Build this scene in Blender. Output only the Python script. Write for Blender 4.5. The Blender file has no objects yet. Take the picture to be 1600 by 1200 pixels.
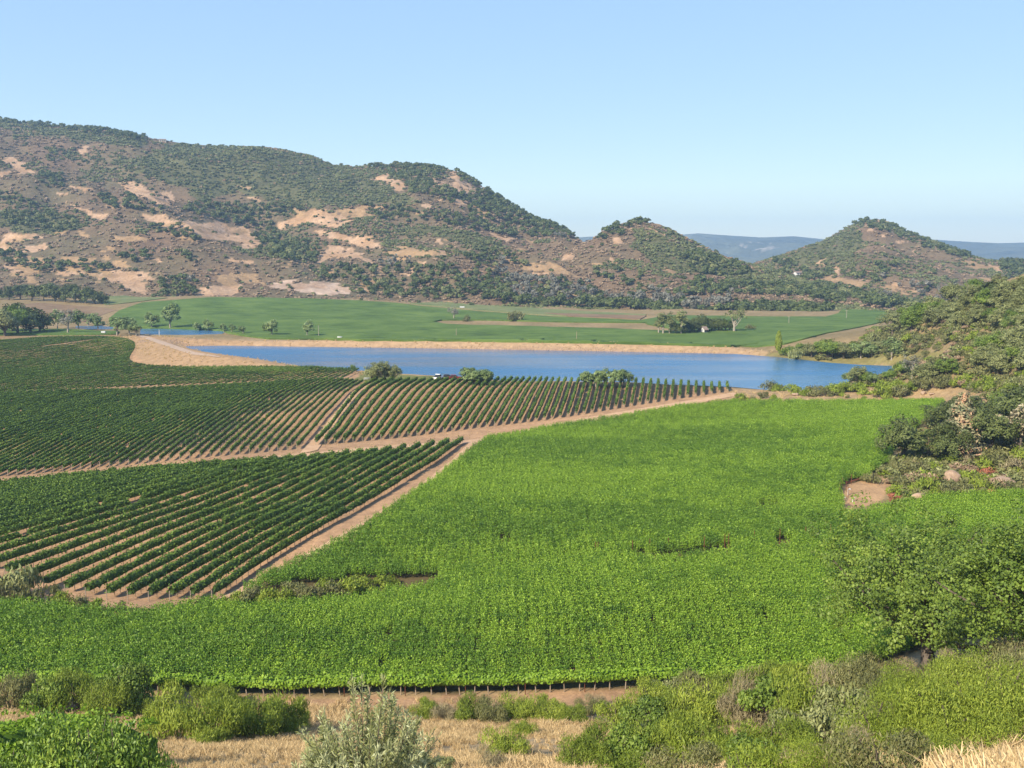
import bpy, math, random
import numpy as np
from mathutils import Vector
from mathutils.geometry import delaunay_2d_cdt

R = math.radians
rs = np.random.RandomState
random.seed(4)
scene = bpy.context.scene
COL = scene.collection

# ------------------------------------------------------------------ camera
EYE = np.array((0.0, 0.0, 46.0))
F = 1500.0                       # focal length in pixels of a 1600 x 1200 picture
PITCH = math.atan(205.0 / F)
cam_d = bpy.data.cameras.new("camera")
cam_d.sensor_width = 36.0
cam_d.lens = 36.0 * F / 1600.0
cam_d.clip_start, cam_d.clip_end = 0.5, 60000.0
cam = bpy.data.objects.new("camera", cam_d)
cam.location = EYE
cam.rotation_euler = (math.pi / 2 - PITCH, 0, 0)
COL.objects.link(cam)
scene.camera = cam

# ------------------------------------------------------------------ sky, sun, exposure
SUN_EL, SUN_ROT = R(37.0), R(222.0)          # behind the camera, to the left
world = bpy.data.worlds.new("World")
scene.world = world
world.use_nodes = True
wn = world.node_tree
wn.nodes.clear()
sky = wn.nodes.new("ShaderNodeTexSky")
sky.sky_type = 'NISHITA'
sky.sun_disc = False
sky.sun_elevation, sky.sun_rotation = SUN_EL, SUN_ROT
sky.altitude = 100.0
sky.air_density, sky.dust_density, sky.ozone_density = 0.95, 0.3, 1.2
bg = wn.nodes.new("ShaderNodeBackground")
bg.inputs[1].default_value = 0.105
wo = wn.nodes.new("ShaderNodeOutputWorld")
# the camera's highlight roll-off, applied evenly to the whole sky: brightness is compressed, hue and saturation stay
sp_ = wn.nodes.new("ShaderNodeSeparateColor"); sp_.mode = 'HSV'
cb_ = wn.nodes.new("ShaderNodeCombineColor"); cb_.mode = 'HSV'
pw_ = wn.nodes.new("ShaderNodeMath"); pw_.operation = 'POWER'; pw_.inputs[1].default_value = 0.18
ml_ = wn.nodes.new("ShaderNodeMath"); ml_.operation = 'MULTIPLY'; ml_.inputs[1].default_value = 4.35
wn.links.new(sky.outputs[0], sp_.inputs[0])
wn.links.new(sp_.outputs[0], cb_.inputs[0]); wn.links.new(sp_.outputs[1], cb_.inputs[1])
wn.links.new(sp_.outputs[2], pw_.inputs[0]); wn.links.new(pw_.outputs[0], ml_.inputs[0]); wn.links.new(ml_.outputs[0], cb_.inputs[2])
wn.links.new(cb_.outputs[0], bg.inputs[0])
wn.links.new(bg.outputs[0], wo.inputs[0])

sun_d = bpy.data.lights.new("sun", 'SUN')
sun_d.energy = 5.0
sun_d.angle = R(0.53)
sun_d.color = (1.0, 0.89, 0.72)
sun = bpy.data.objects.new("sun", sun_d)
to_sun = Vector((math.sin(SUN_ROT) * math.cos(SUN_EL), math.cos(SUN_ROT) * math.cos(SUN_EL), math.sin(SUN_EL)))
sun.rotation_euler = (-to_sun).to_track_quat('-Z', 'Y').to_euler()
COL.objects.link(sun)

vs = scene.view_settings
scene.display_settings.display_device = 'sRGB'
vs.view_transform, vs.look = 'Standard', 'None'
vs.exposure, vs.gamma, vs.use_curve_mapping = 0.78, 1.0, False
scene.cycles.max_bounces = 6
scene.cycles.diffuse_bounces = 3
scene.cycles.transmission_bounces = 4
scene.cycles.transparent_max_bounces = 8

# ------------------------------------------------------------------ projection helpers
FWD = np.array((0, math.cos(PITCH), -math.sin(PITCH)))
UPV = np.array((0, math.sin(PITCH), math.cos(PITCH)))
RGT = np.array((1.0, 0, 0))

def rays(px, py):
    px, py = np.asarray(px, float), np.asarray(py, float)
    a, b = (px - 800) / F, (600 - py) / F
    return a[..., None] * RGT + b[..., None] * UPV + FWD

def at_z(px, py, z):
    d = rays(px, py)
    t = (z - EYE[2]) / d[..., 2]
    return EYE + d * t[..., None]

def at_y(px, py, y):
    d = rays(px, py)
    t = np.asarray(y, float) / d[..., 1]
    return EYE + d * t[..., None]

def project(P):
    v = np.asarray(P, float) - EYE
    c = v @ FWD
    return 800 + F * (v @ RGT) / c, 600 - F * (v @ UPV) / c

def in_poly(x, y, poly):
    x, y = np.asarray(x, float), np.asarray(y, float)
    ins = np.zeros(x.shape, bool)
    n = len(poly)
    for i in range(n):
        x0, y0 = poly[i]
        x1, y1 = poly[(i + 1) % n]
        if y0 == y1:
            continue
        c = ((y0 > y) != (y1 > y)) & (x < (x1 - x0) * (y - y0) / (y1 - y0) + x0)
        ins ^= c
    return ins

def seg_dist(x, y, line, closed=False):
    best = np.full(np.shape(x), 1e9)
    tpar = np.zeros(np.shape(x))
    n = len(line)
    for i in range(n if closed else n - 1):
        ax, ay = line[i][:2]
        bx, by = line[(i + 1) % n][:2]
        dx, dy = bx - ax, by - ay
        t = np.clip(((x - ax) * dx + (y - ay) * dy) / (dx * dx + dy * dy + 1e-9), 0, 1)
        d = np.hypot(x - ax - t * dx, y - ay - t * dy)
        m = d < best
        best = np.where(m, d, best)
        tpar = np.where(m, i + t, tpar)
    return best, tpar

def sstep(a, b, x):
    t = np.clip((x - a) / (b - a), 0, 1)
    return t * t * (3 - 2 * t)

def _hash(i, j, s):
    h = (i.astype(np.int64) * 374761393 + j.astype(np.int64) * 668265263 + s * 974711) & 0xffffffff
    h = ((h ^ (h >> 13)) * 1274126177) & 0xffffffff
    return ((h ^ (h >> 16)) & 0xffff) / 65535.0

def vnoise(x, y, s=0):
    x, y = np.asarray(x, float), np.asarray(y, float)
    i, j = np.floor(x), np.floor(y)
    u, v = x - i, y - j
    u, v = u * u * (3 - 2 * u), v * v * (3 - 2 * v)
    a, b = _hash(i, j, s), _hash(i + 1, j, s)
    c, d = _hash(i, j + 1, s), _hash(i + 1, j + 1, s)
    return (a * (1 - u) + b * u) * (1 - v) + (c * (1 - u) + d * u) * v

def fbm(x, y, sc, octv=4, s=0):
    t, a, n = 0, 1.0, 0
    for k in range(octv):
        t = t + a * (vnoise(x / sc, y / sc, s + k * 17) - 0.5)
        n += a
        a *= 0.5
        sc *= 0.5
    return t / n * 2

def interp(x, pts):
    p = sorted(pts)
    return np.interp(x, [q[0] for q in p], [q[1] for q in p])

# ------------------------------------------------------------------ terrain of the valley and the near slopes
WATER = 1.5
cps = []
def cz(px, py, z, lift=0.0):
    p = at_z(px, py, z + lift)
    cps.append((p[0], p[1], z))
def cy(px, py, y):
    p = at_y(px, py, y)
    cps.append(tuple(p))
for a in [(0, 0, 43.6), (-30, 0, 43), (30, 0, 45), (0, 10, 37.6), (-16, 12, 36.6), (16, 12, 38), (0, 32, 26.6), (-22, 30, 26.5),
          (22, 28, 29), (0, -60, 52), (-120, -40, 48), (120, -40, 56), (60, 20, 39), (-60, 20, 32), (110, 60, 36), (-100, 60, 12),
          (260, 300, 62), (300, 150, 60), (210, 80, 47), (330, 480, 34), (420, 640, 2), (260, 560, 3), (300, 380, 52), (480, 420, 40), (-250, 100, 3), (-300, 200, 0), (-420, 400, 0)]:
    cps.append(a)
for a in [(0, 1200, 49), (400, 1200, 52), (800, 1200, 54), (1150, 1200, 46), (1400, 1215, 31), (1600, 1215, 21),
          (0, 1125, 82), (400, 1112, 90), (800, 1105, 94), (1200, 1090, 94), (0, 1165, 62), (400, 1158, 68), (800, 1155, 70), (1150, 1150, 62),
          (1600, 1135, 34), (1400, 1140, 47), (1300, 1075, 84), (1600, 1060, 58), (1450, 1055, 72), (1600, 930, 105), (1450, 935, 118),
          (1600, 455, 335), (1520, 480, 355), (1430, 505, 395), (1600, 525, 285), (1500, 545, 300), (1600, 600, 240), (1600, 640, 218),
          (1480, 572, 318), (1600, 575, 262), (1560, 690, 197), (1500, 745, 178), (1600, 765, 172), (1600, 800, 160),
          (300, 466, 800), (0, 470, 790), (600, 472, 820), (900, 488, 760), (1200, 490, 720), (1400, 490, 740)]:
    cy(*a)
for a in [(0, 1078, 0), (400, 1087, 0), (800, 1083, 0), (1240, 1063, .4), (-200, 1070, 0),
          (0, 990, .8), (400, 990, 1.4), (800, 960, 2.0), (1150, 940, 2.6), (600, 1040, .6), (1000, 1020, 1.2),
          (0, 950, -.2), (350, 935, -1.2), (600, 922, -.6), (700, 905, .2), (985, 872, 1.4), (1240, 850, 2.2), (500, 895, 0.4),
          (700, 800, 1.2), (700, 860, .9), (1000, 720, .8), (1000, 800, 1.8), (1300, 660, 1.6), (1150, 690, .6), (1300, 780, 2.4), (900, 690, .6), (1350, 775, 2.6),
          (300, 930, -.4), (0, 900, -.5), (0, 760, .3), (300, 722, .6), (500, 702, .8), (720, 690, .9), (200, 830, -.2), (400, 830, .2),
          (0, 640, .6), (300, 640, 1.6), (560, 605, 2.8), (700, 596, 3.0), (800, 596, 3.0), (1000, 596, 2.9), (1130, 606, 2.6), (900, 642, 1.6), (700, 655, 1.3), (450, 650, 1.5), (560, 660, 1.1),
          (0, 545, .6), (0, 580, .2), (200, 585, 0.4), (225, 572, 0), (400, 585, 1.6), (-300, 600, 0), (-300, 520, 0),
          (0, 505, -.6), (200, 512, -.8), (400, 512, -1), (600, 518, -1), (800, 520, -1), (1000, 525, -.5), (1180, 535, -.3), (600, 500, 0), (200, 492, 1), (1000, 505, 0), (1300, 505, 0),
          (1450, 622, 4), (1300, 622, 3), (1200, 620, 2.8), (1380, 640, 2.2), (1420, 590, 4), (1340, 600, 2.6),
          (1345, 520, 6.5), (1270, 530, 5.5), (1300, 548, 3), (1420, 560, 4), (1400, 540, 7), (1380, 515, 7.5), (1460, 555, 9)]:
    cz(*a)
cps = np.array(cps)
MQC = 14.0
_d = np.sqrt((cps[:, None, 0] - cps[None, :, 0]) ** 2 + (cps[:, None, 1] - cps[None, :, 1]) ** 2 + MQC ** 2)
_A = np.zeros((len(cps) + 1, len(cps) + 1))
_A[:-1, :-1] = _d - np.eye(len(cps)) * 0.6
_A[-1, :-1] = _A[:-1, -1] = 1
_w = np.linalg.solve(_A, np.append(cps[:, 2], 0))
GX0, GX1, GY0, GY1, GS = -620.0, 520.0, -80.0, 860.0, 2.0
gx, gy = np.arange(GX0, GX1 + .1, GS), np.arange(GY0, GY1 + .1, GS)
MX, MY = np.meshgrid(gx, gy)
HG = np.full(MX.shape, _w[-1])
for k in range(len(cps)):
    HG += _w[k] * np.sqrt((MX - cps[k, 0]) ** 2 + (MY - cps[k, 1]) ** 2 + MQC ** 2)
calm = sstep(60, 130, MY)
HG += fbm(MX, MY, 34, 3, 5) * (0.9 * calm + .9 * (1 - calm)) * sstep(20, 60, MY)

HG += fbm(MX * .3, MY + MX * .12, 30, 2, 23) * 1.3 * sstep(96, 120, MY) * sstep(285, 250, MY) * sstep(75, 50, MX)

# lake shore, levees
LAKE_PX = [(287, 541), (350, 540), (500, 542), (650, 544), (800, 546.5), (1000, 550), (1150, 553), (1215, 558), (1262, 563), (1300, 567), (1345, 570), (1402, 572),
           (1398, 580), (1370, 588), (1330, 594), (1314, 602), (1306, 608), (1240, 610), (1195, 609), (1150, 605), (1080, 602), (1000, 600), (900, 598), (800, 596),
           (740, 593), (690, 590), (640, 585), (600, 581), (560, 579), (500, 575), (440, 569), (390, 563), (340, 556), (305, 549)]
lk = at_z([p[0] for p in LAKE_PX], [p[1] for p in LAKE_PX], WATER)[:, :2]
POND_PX = [(219, 513.5), (255, 513.5), (300, 515), (345, 517), (352, 519.5), (345, 522), (300, 523.5), (260, 523), (232, 523), (219, 522)]
pd = at_z([p[0] for p in POND_PX], [p[1] for p in POND_PX], -1.4)[:, :2]
POND2_PX = [(118, 509.5), (150, 509), (175, 510.5), (182, 513), (172, 515), (140, 514.5), (118, 513)]
pd2 = at_z([p[0] for p in POND2_PX], [p[1] for p in POND2_PX], -1.2)[:, :2]
FAR_LEVEE = at_z([232, 300, 400, 600, 800, 1000, 1144, 1205], [526.5, 528, 529, 530.5, 532.5, 536, 539.5, 543], 5.0)[:, :2]
LEFT_LEVEE = at_z([219, 250, 280, 305, 345, 395, 440, 485], [524.5, 533, 543, 550, 556, 562, 567.5, 572.5], 4.4)[:, :2]

def carve(H, X, Y):
    d, t = seg_dist(X, Y, FAR_LEVEE)
    crest = 5.0 - 1.2 * sstep(5.5, 7.0, t)
    H = np.maximum(H, np.where(d < 60, crest - np.maximum(0, d - 2.2) * 0.30, -99))
    d, t = seg_dist(X, Y, LEFT_LEVEE)
    crest = 4.6 - 1.6 * sstep(4.5, 7.0, t)
    H = np.maximum(H, np.where(d < 60, crest - np.maximum(0, d - 2.6) * (0.235 - .09 * sstep(2.5, 0, t)), -99))
    for poly, lev in ((lk, WATER), (pd, -1.4), (pd2, -1.2)):
        ins = in_poly(X, Y, [tuple(p) for p in poly])
        d, _t = seg_dist(X, Y, [tuple(p) for p in poly], True)
        H = np.where(ins, np.minimum(H, lev - 0.15 - np.minimum(2.5, d * .3)), H)
        w = sstep(0, 9, d)
        H = np.where(~ins & (d < 9), np.maximum(lev + 0.05 + d * .06, 0) * (1 - w) * (lev > 0) + (lev <= 0) * (lev + .1 + d * .1) * (1 - w) + H * w, H)
    return H
HG = carve(HG, MX, MY)

def Hf(x, y):
    x, y = np.asarray(x, float), np.asarray(y, float)
    u = np.clip((x - GX0) / GS, 0, len(gx) - 1.001)
    v = np.clip((y - GY0) / GS, 0, len(gy) - 1.001)
    i, j = u.astype(int), v.astype(int)
    u, v = u - i, v - j
    return (HG[j, i] * (1 - u) + HG[j, i + 1] * u) * (1 - v) + (HG[j + 1, i] * (1 - u) + HG[j + 1, i + 1] * u) * v

def on_ground(px, py, lift=0.0):
    """pixels of the photograph -> points of the valley terrain"""
    px, py = np.atleast_1d(np.asarray(px, float)), np.atleast_1d(np.asarray(py, float))
    d = rays(px, py)
    d = d / d[:, 1:2]
    ys = np.concatenate([np.arange(14, 260, 1.5), np.arange(260, 855, 2.5)])
    res = np.full(len(px), np.nan)
    if len(px) <= 64:
        G = EYE[2] + d[:, 2:3] * ys - lift - Hf(d[:, :1] * ys, np.broadcast_to(ys, (len(px), len(ys))))
        k = np.argmax(G <= 0, 1)
        k = np.where(G[np.arange(len(px)), k] > 0, len(ys) - 1, np.maximum(k, 1))
        r = np.arange(len(px))
        f = np.clip(G[r, k - 1] / (G[r, k - 1] - G[r, k] + 1e-9), 0, 1)
        res = ys[k - 1] + (ys[k] - ys[k - 1]) * f
        X = d[:, 0] * res
        return np.stack([X, res, Hf(X, res)], 1)
    prev = None
    for yv in ys:
        z = EYE[2] + d[:, 2] * yv
        g = z - lift - Hf(d[:, 0] * yv, np.full(len(px), yv))
        if prev is not None:
            hit = np.isnan(res) & (g <= 0)
            f = np.clip(pg / (pg - g + 1e-9), 0, 1)
            res = np.where(hit, prev + (yv - prev) * f, res)
        prev, pg = yv, g
    res = np.where(np.isnan(res), 850.0, res)
    X = d[:, 0] * res
    return np.stack([X, res, Hf(X, res)], 1)

# ------------------------------------------------------------------ mesh, object and material helpers
def new_mesh(name, V, Fq, mats, tint=None, smooth=False, col=None, midx=None):
    V = np.asarray(V, np.float32)
    me = bpy.data.meshes.new(name)
    if isinstance(Fq, np.ndarray):
        k = Fq.shape[1]
        nf = len(Fq)
        me.vertices.add(len(V)); me.vertices.foreach_set("co", V.ravel())
        me.loops.add(nf * k); me.loops.foreach_set("vertex_index", Fq.astype(np.int32).ravel())
        me.polygons.add(nf)
        me.polygons.foreach_set("loop_start", np.arange(0, nf * k, k, dtype=np.int32))
        me.polygons.foreach_set("loop_total", np.full(nf, k, np.int32))
    else:
        me.from_pydata([tuple(v) for v in V], [], Fq)
    for m in (mats if isinstance(mats, (list, tuple)) else [mats]):
        me.materials.append(m)
    if midx is not None:
        me.polygons.foreach_set("material_index", np.asarray(midx, np.int32))
    if tint is not None:
        a = me.attributes.new("tint", 'FLOAT', 'POINT')
        a.data.foreach_set("value", np.asarray(tint, np.float32))
    if col is not None:
        a = me.attributes.new("soil", 'FLOAT_COLOR', 'POINT')
        c4 = np.ones((len(V), 4), np.float32); c4[:, :3] = col
        a.data.foreach_set("color", c4.ravel())
    if smooth:
        me.polygons.foreach_set("use_smooth", np.ones(len(me.polygons), bool))
    me.update(calc_edges=True)
    return me

def obj(name, me, parent=None, loc=None):
    o = bpy.data.objects.new(name, me)
    COL.objects.link(o)
    if parent is not None:
        o.parent = parent
    if loc is not None:
        o.location = loc
    return o

def tag(o, label=None, cat=None, group=None, kind=None):
    if label: o["label"] = label
    if cat: o["category"] = cat
    if group: o["group"] = group
    if kind: o["kind"] = kind
    return o

def thing(name, label, cat, loc=(0, 0, 0), rz=0.0, sc=1.0, group=None):
    o = obj(name, None, loc=loc)
    o.rotation_euler = (0, 0, rz)
    o.scale = (sc, sc, sc) if np.isscalar(sc) else sc
    o.empty_display_size = .5
    return tag(o, label, cat, group)

ORD = "first second third fourth fifth sixth seventh eighth ninth tenth eleventh twelfth thirteenth fourteenth fifteenth sixteenth seventeenth eighteenth nineteenth".split()
TENS = {2: "twenty", 3: "thirty", 4: "forty", 5: "fifty", 6: "sixty", 7: "seventy", 8: "eighty", 9: "ninety"}
def ordinal(n):
    if n <= 19: return ORD[n - 1]
    if n >= 100:
        return "hundredth" if n == 100 else "hundred-and-" + ordinal(n - 100)
    t, u = divmod(n, 10)
    return TENS[t][:-1] + "ieth" if u == 0 else TENS[t] + "-" + ORD[u - 1]

def nodes_of(name):
    m = bpy.data.materials.new(name)
    m.use_nodes = True
    nt = m.node_tree
    nt.nodes.clear()
    out = nt.nodes.new("ShaderNodeOutputMaterial")
    return m, nt, out

def nd(nt, typ, **kw):
    n = nt.nodes.new(typ)
    for k, v in kw.items():
        if k.startswith("i_"):
            key = k[2:].replace("_", " ")
            n.inputs[int(key) if key.isdigit() else key].default_value = v
        else:
            setattr(n, k, v)
    return n

def ramp(nt, src, stops):
    r = nt.nodes.new("ShaderNodeValToRGB")
    el = r.color_ramp.elements
    while len(el) < len(stops): el.new(0.5)
    for e, (p, c) in zip(el, stops):
        e.position = p; e.color = (*c, 1)
    nt.links.new(src, r.inputs[0])
    return r.outputs[0]

def foliage(name, dark, mid, light, transl=0.25, rough=0.55, spec=0.25, vary=0.25, gain=1.8):
    """leaf material: tint of the leaf plus a shift for every plant"""
    dark, mid, light = (tuple(min(.8, c * gain) for c in q) for q in (dark, mid, light))
    m, nt, out = nodes_of(name)
    L = nt.links
    at = nd(nt, "ShaderNodeAttribute", attribute_name="tint")
    oi = nd(nt, "ShaderNodeObjectInfo")
    ma = nd(nt, "ShaderNodeMath", operation='MULTIPLY_ADD', i_1=vary, i_2=-vary / 2)
    L.new(oi.outputs["Random"], ma.inputs[0])
    ad = nd(nt, "ShaderNodeMath", operation='ADD', use_clamp=True)
    L.new(at.outputs["Fac"], ad.inputs[0]); L.new(ma.outputs[0], ad.inputs[1])
    c = ramp(nt, ad.outputs[0], [(0.0, dark), (0.5, mid), (1.0, light)])
    p = nd(nt, "ShaderNodeBsdfPrincipled")
    p.inputs["Roughness"].default_value = rough
    p.inputs["Specular IOR Level"].default_value = spec
    L.new(c, p.inputs["Base Color"])
    if transl > 0:
        t = nd(nt, "ShaderNodeBsdfTranslucent")
        L.new(c, t.inputs[0])
        mx = nd(nt, "ShaderNodeMixShader")
        mx.inputs[0].default_value = transl
        L.new(p.outputs[0], mx.inputs[1]); L.new(t.outputs[0], mx.inputs[2])
        L.new(mx.outputs[0], out.inputs[0])
    else:
        L.new(p.outputs[0], out.inputs[0])
    return m

def plain(name, c1, c2, scale=3.0, rough=0.8, spec=0.2, bump=0.0, metallic=0.0, detail=5.0, coord="Object"):
    m, nt, out = nodes_of(name)
    L = nt.links
    tc = nd(nt, "ShaderNodeTexCoord")
    nz = nd(nt, "ShaderNodeTexNoise", i_Scale=scale, i_Detail=detail, i_Roughness=0.65)
    L.new(tc.outputs[coord], nz.inputs["Vector"])
    c = ramp(nt, nz.outputs["Fac"], [(0.3, c1), (0.7, c2)])
    p = nd(nt, "ShaderNodeBsdfPrincipled", i_Roughness=rough, i_Metallic=metallic)
    p.inputs["Specular IOR Level"].default_value = spec
    L.new(c, p.inputs["Base Color"])
    if bump:
        b = nd(nt, "ShaderNodeBump", i_Strength=bump, i_Distance=0.2)
        L.new(nz.outputs["Fac"], b.inputs["Height"]); L.new(b.outputs[0], p.inputs["Normal"])
    L.new(p.outputs[0], out.inputs[0])
    return m

# ---- leaf and wood geometry
def norm(v):
    return v / (np.linalg.norm(v, axis=-1, keepdims=True) + 1e-9)

def leaves(C, N, half_len, half_wid, rng, up=None):
    """rhombic leaves at C facing N; up: preferred long axis"""
    n = len(C)
    N = norm(N)
    ref = rng.normal(size=(n, 3)) if up is None else up + rng.normal(size=(n, 3)) * .35
    T = norm(ref - N * np.sum(ref * N, 1, keepdims=True))
    B = np.cross(N, T)
    hl = np.broadcast_to(np.asarray(half_len, float), (n,))[:, None]
    hw = np.broadcast_to(np.asarray(half_wid, float), (n,))[:, None]
    V = np.stack([C - T * hl, C + B * hw, C + T * hl, C - B * hw], 1).reshape(-1, 3)
    Q = np.arange(n * 4).reshape(-1, 4)
    return V, Q

def tube(path, rad, k=6):
    path = np.asarray(path, float)
    rad = np.broadcast_to(np.asarray(rad, float), (len(path),))
    T = norm(np.gradient(path, axis=0))
    ref = np.where(np.abs(T[:, 2:3]) > .9, np.array([[1., 0, 0]]), np.array([[0, 0, 1.]]))
    A = norm(np.cross(T, ref)); B = np.cross(T, A)
    a = np.arange(k) * 2 * math.pi / k
    V = (path[:, None] + rad[:, None, None] * (np.cos(a)[None, :, None] * A[:, None] + np.sin(a)[None, :, None] * B[:, None])).reshape(-1, 3)
    n = len(path)
    i, j = np.meshgrid(np.arange(n - 1), np.arange(k), indexing='ij')
    Q = np.stack([i * k + j, i * k + (j + 1) % k, (i + 1) * k + (j + 1) % k, (i + 1) * k + j], -1).reshape(-1, 4)
    return V, Q

def join(parts):
    Vs, Qs, o = [], [], 0
    for V, Q in parts:
        Vs.append(V); Qs.append(Q + o); o += len(V)
    return np.concatenate(Vs), np.concatenate(Qs)

def boxes(C, S):
    """axis aligned boxes, centre C and half size S"""
    C, S = np.asarray(C, float), np.asarray(S, float)
    cr = np.array([(-1, -1, -1), (1, -1, -1), (1, 1, -1), (-1, 1, -1), (-1, -1, 1), (1, -1, 1), (1, 1, 1), (-1, 1, 1)], float)
    V = (C[:, None] + S[:, None] * cr[None]).reshape(-1, 3)
    q = np.array([(0, 3, 2, 1), (4, 5, 6, 7), (0, 1, 5, 4), (1, 2, 6, 5), (2, 3, 7, 6), (3, 0, 4, 7)])
    Q = (np.arange(len(C))[:, None, None] * 8 + q[None]).reshape(-1, 4)
    return V, Q

def crown_mesh(name, seed, mat, rx, rz, zc, clumps=40, per=40, leaf=.3, cr=.9, lobes=5, aspect=.55, out_bias=.7, flat=0.0, hollow=.45):
    """uneven crown: several lobes, each with leaf clumps near its skin"""
    g = rs(seed)
    lob = norm(g.normal(size=(lobes, 3)) * (1, 1, .7)) * g.uniform(.25, .6, (lobes, 1))
    lr = g.uniform(.42, .62, lobes)
    k = g.randint(0, lobes, clumps)
    d = norm(g.normal(size=(clumps, 3)))
    d[:, 2] = np.where(d[:, 2] < -.35, -d[:, 2] * .6, d[:, 2])
    rad = g.uniform(hollow, 1, clumps) ** .6
    cc = lob[k] + norm(d) * (lr[k] * rad)[:, None]
    cc[:, 2] = np.maximum(cc[:, 2], -.72 + flat)
    cc = cc * (rx, rx, rz) + (0, 0, zc)
    ct = g.uniform(.15, .85, clumps)
    d2 = norm(g.normal(size=(clumps, per, 3)))
    r2 = g.uniform(.3, 1, (clumps, per, 1)) ** .5
    sz = g.uniform(.7, 1.25, (clumps, 1, 1)) * cr
    P = cc[:, None] + d2 * r2 * sz * (1, 1, .75)
    outw = norm(cc - np.array((0, 0, zc - rz * .4)))[:, None]
    N = outw * out_bias + d2 * .5 + g.normal(size=d2.shape) * .45 + (0, 0, .25)
    P, N = P.reshape(-1, 3), N.reshape(-1, 3)
    hl = leaf * g.uniform(.6, 1.3, len(P))
    V, Q = leaves(P, N, hl, hl * aspect, g)
    t = np.clip(np.repeat(ct, per) * .6 + g.uniform(0, .45, len(P)), 0, 1)
    return new_mesh(name, V, Q, mat, tint=np.repeat(t, 4)), cc

def trunk_mesh(name, seed, mat, h, r, tips, k=7, limbs=9):
    g = rs(seed + 991)
    parts = []
    n = 7
    bend = g.normal(size=2) * .06 * h
    s = np.linspace(0, 1, n)
    P = np.stack([bend[0] * s * s, bend[1] * s * s, -.6 + (h + .6) * s], 1)
    parts.append(tube(P, r * (1.25 - .75 * s) , k))
    for i in g.permutation(len(tips))[:limbs]:
        a = P[g.randint(n // 2, n)]
        b = tips[i]
        m = (a + b) / 2 + (0, 0, -.12 * np.linalg.norm(b - a)) + g.normal(size=3) * .12
        u = np.linspace(0, 1, 6)[:, None]
        path = (1 - u) ** 2 * a + 2 * u * (1 - u) * m + u * u * b
        parts.append(tube(path, np.linspace(r * .5, r * .1, 6), 5))
    V, Q = join(parts)
    return new_mesh(name, V, Q, mat, smooth=True)

def cdt_sheet(poly, step_x, step_y, jitter=0.15, seed=1):
    """triangulate a pixel polygon with interior points -> pixels, faces, boundary loop"""
    P = []
    n = len(poly)
    for i in range(n):
        a, b = np.array(poly[i], float), np.array(poly[(i + 1) % n], float)
        m = max(1, int(np.ceil(max(abs(b[0] - a[0]) / step_x, abs(b[1] - a[1]) / step_y))))
        for k in range(m):
            P.append(a + (b - a) * k / m)
    nb = len(P)
    P = np.array(P)
    g = rs(seed)
    X, Y = np.meshgrid(np.arange(P[:, 0].min(), P[:, 0].max(), step_x), np.arange(P[:, 1].min(), P[:, 1].max(), step_y))
    X = X + g.uniform(-jitter, jitter, X.shape) * step_x; Y = Y + g.uniform(-jitter, jitter, Y.shape) * step_y
    X, Y = X.ravel(), Y.ravel()
    ins = in_poly(X, Y, [tuple(p) for p in P])
    sy = step_x / step_y
    dd, _ = seg_dist(X, Y * sy, [(p[0], p[1] * sy) for p in P], True)
    ins &= dd > step_x * .4
    Q = np.concatenate([P, np.stack([X[ins], Y[ins]], 1)])
    v, e, f, *_ = delaunay_2d_cdt([Vector((q[0], q[1] * sy)) for q in Q], [(i, (i + 1) % nb) for i in range(nb)], [], 1, 1e-5)
    px = np.array([(q[0], q[1] / sy) for q in v])
    return px, [tuple(t) for t in f], nb

def drape(name, poly, step_x, step_y, lift, mat, skirt=0.0, noise=0.0, ns=3.0, z=None):
    px, f, nb = cdt_sheet(poly, step_x, step_y)
    if z is None:
        P = on_ground(px[:, 0], px[:, 1], lift)
        P[:, 2] += lift
        if noise: P[:, 2] += fbm(P[:, 0], P[:, 1], ns, 2, 9) * noise
    else:
        P = at_z(px[:, 0], px[:, 1], z)
    # faces upwards
    F2 = []
    for t in f:
        a, b, c = P[t[0]], P[t[1]], P[t[2]]
        F2.append(t if np.cross(b - a, c - a)[2] > 0 else t[::-1])
    if skirt:
        from collections import Counter
        cnt = {}
        for t in F2:
            for i in range(len(t)):
                e = (t[i], t[(i + 1) % len(t)])
                cnt[tuple(sorted(e))] = None if tuple(sorted(e)) in cnt else e
        base = len(P)
        P = np.concatenate([P, P - (0, 0, skirt)])
        for e in cnt.values():
            if e: F2.append((e[1], e[0], e[0] + base, e[1] + base))
    return obj(name, new_mesh(name, P, F2, mat, smooth=not skirt))

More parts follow.
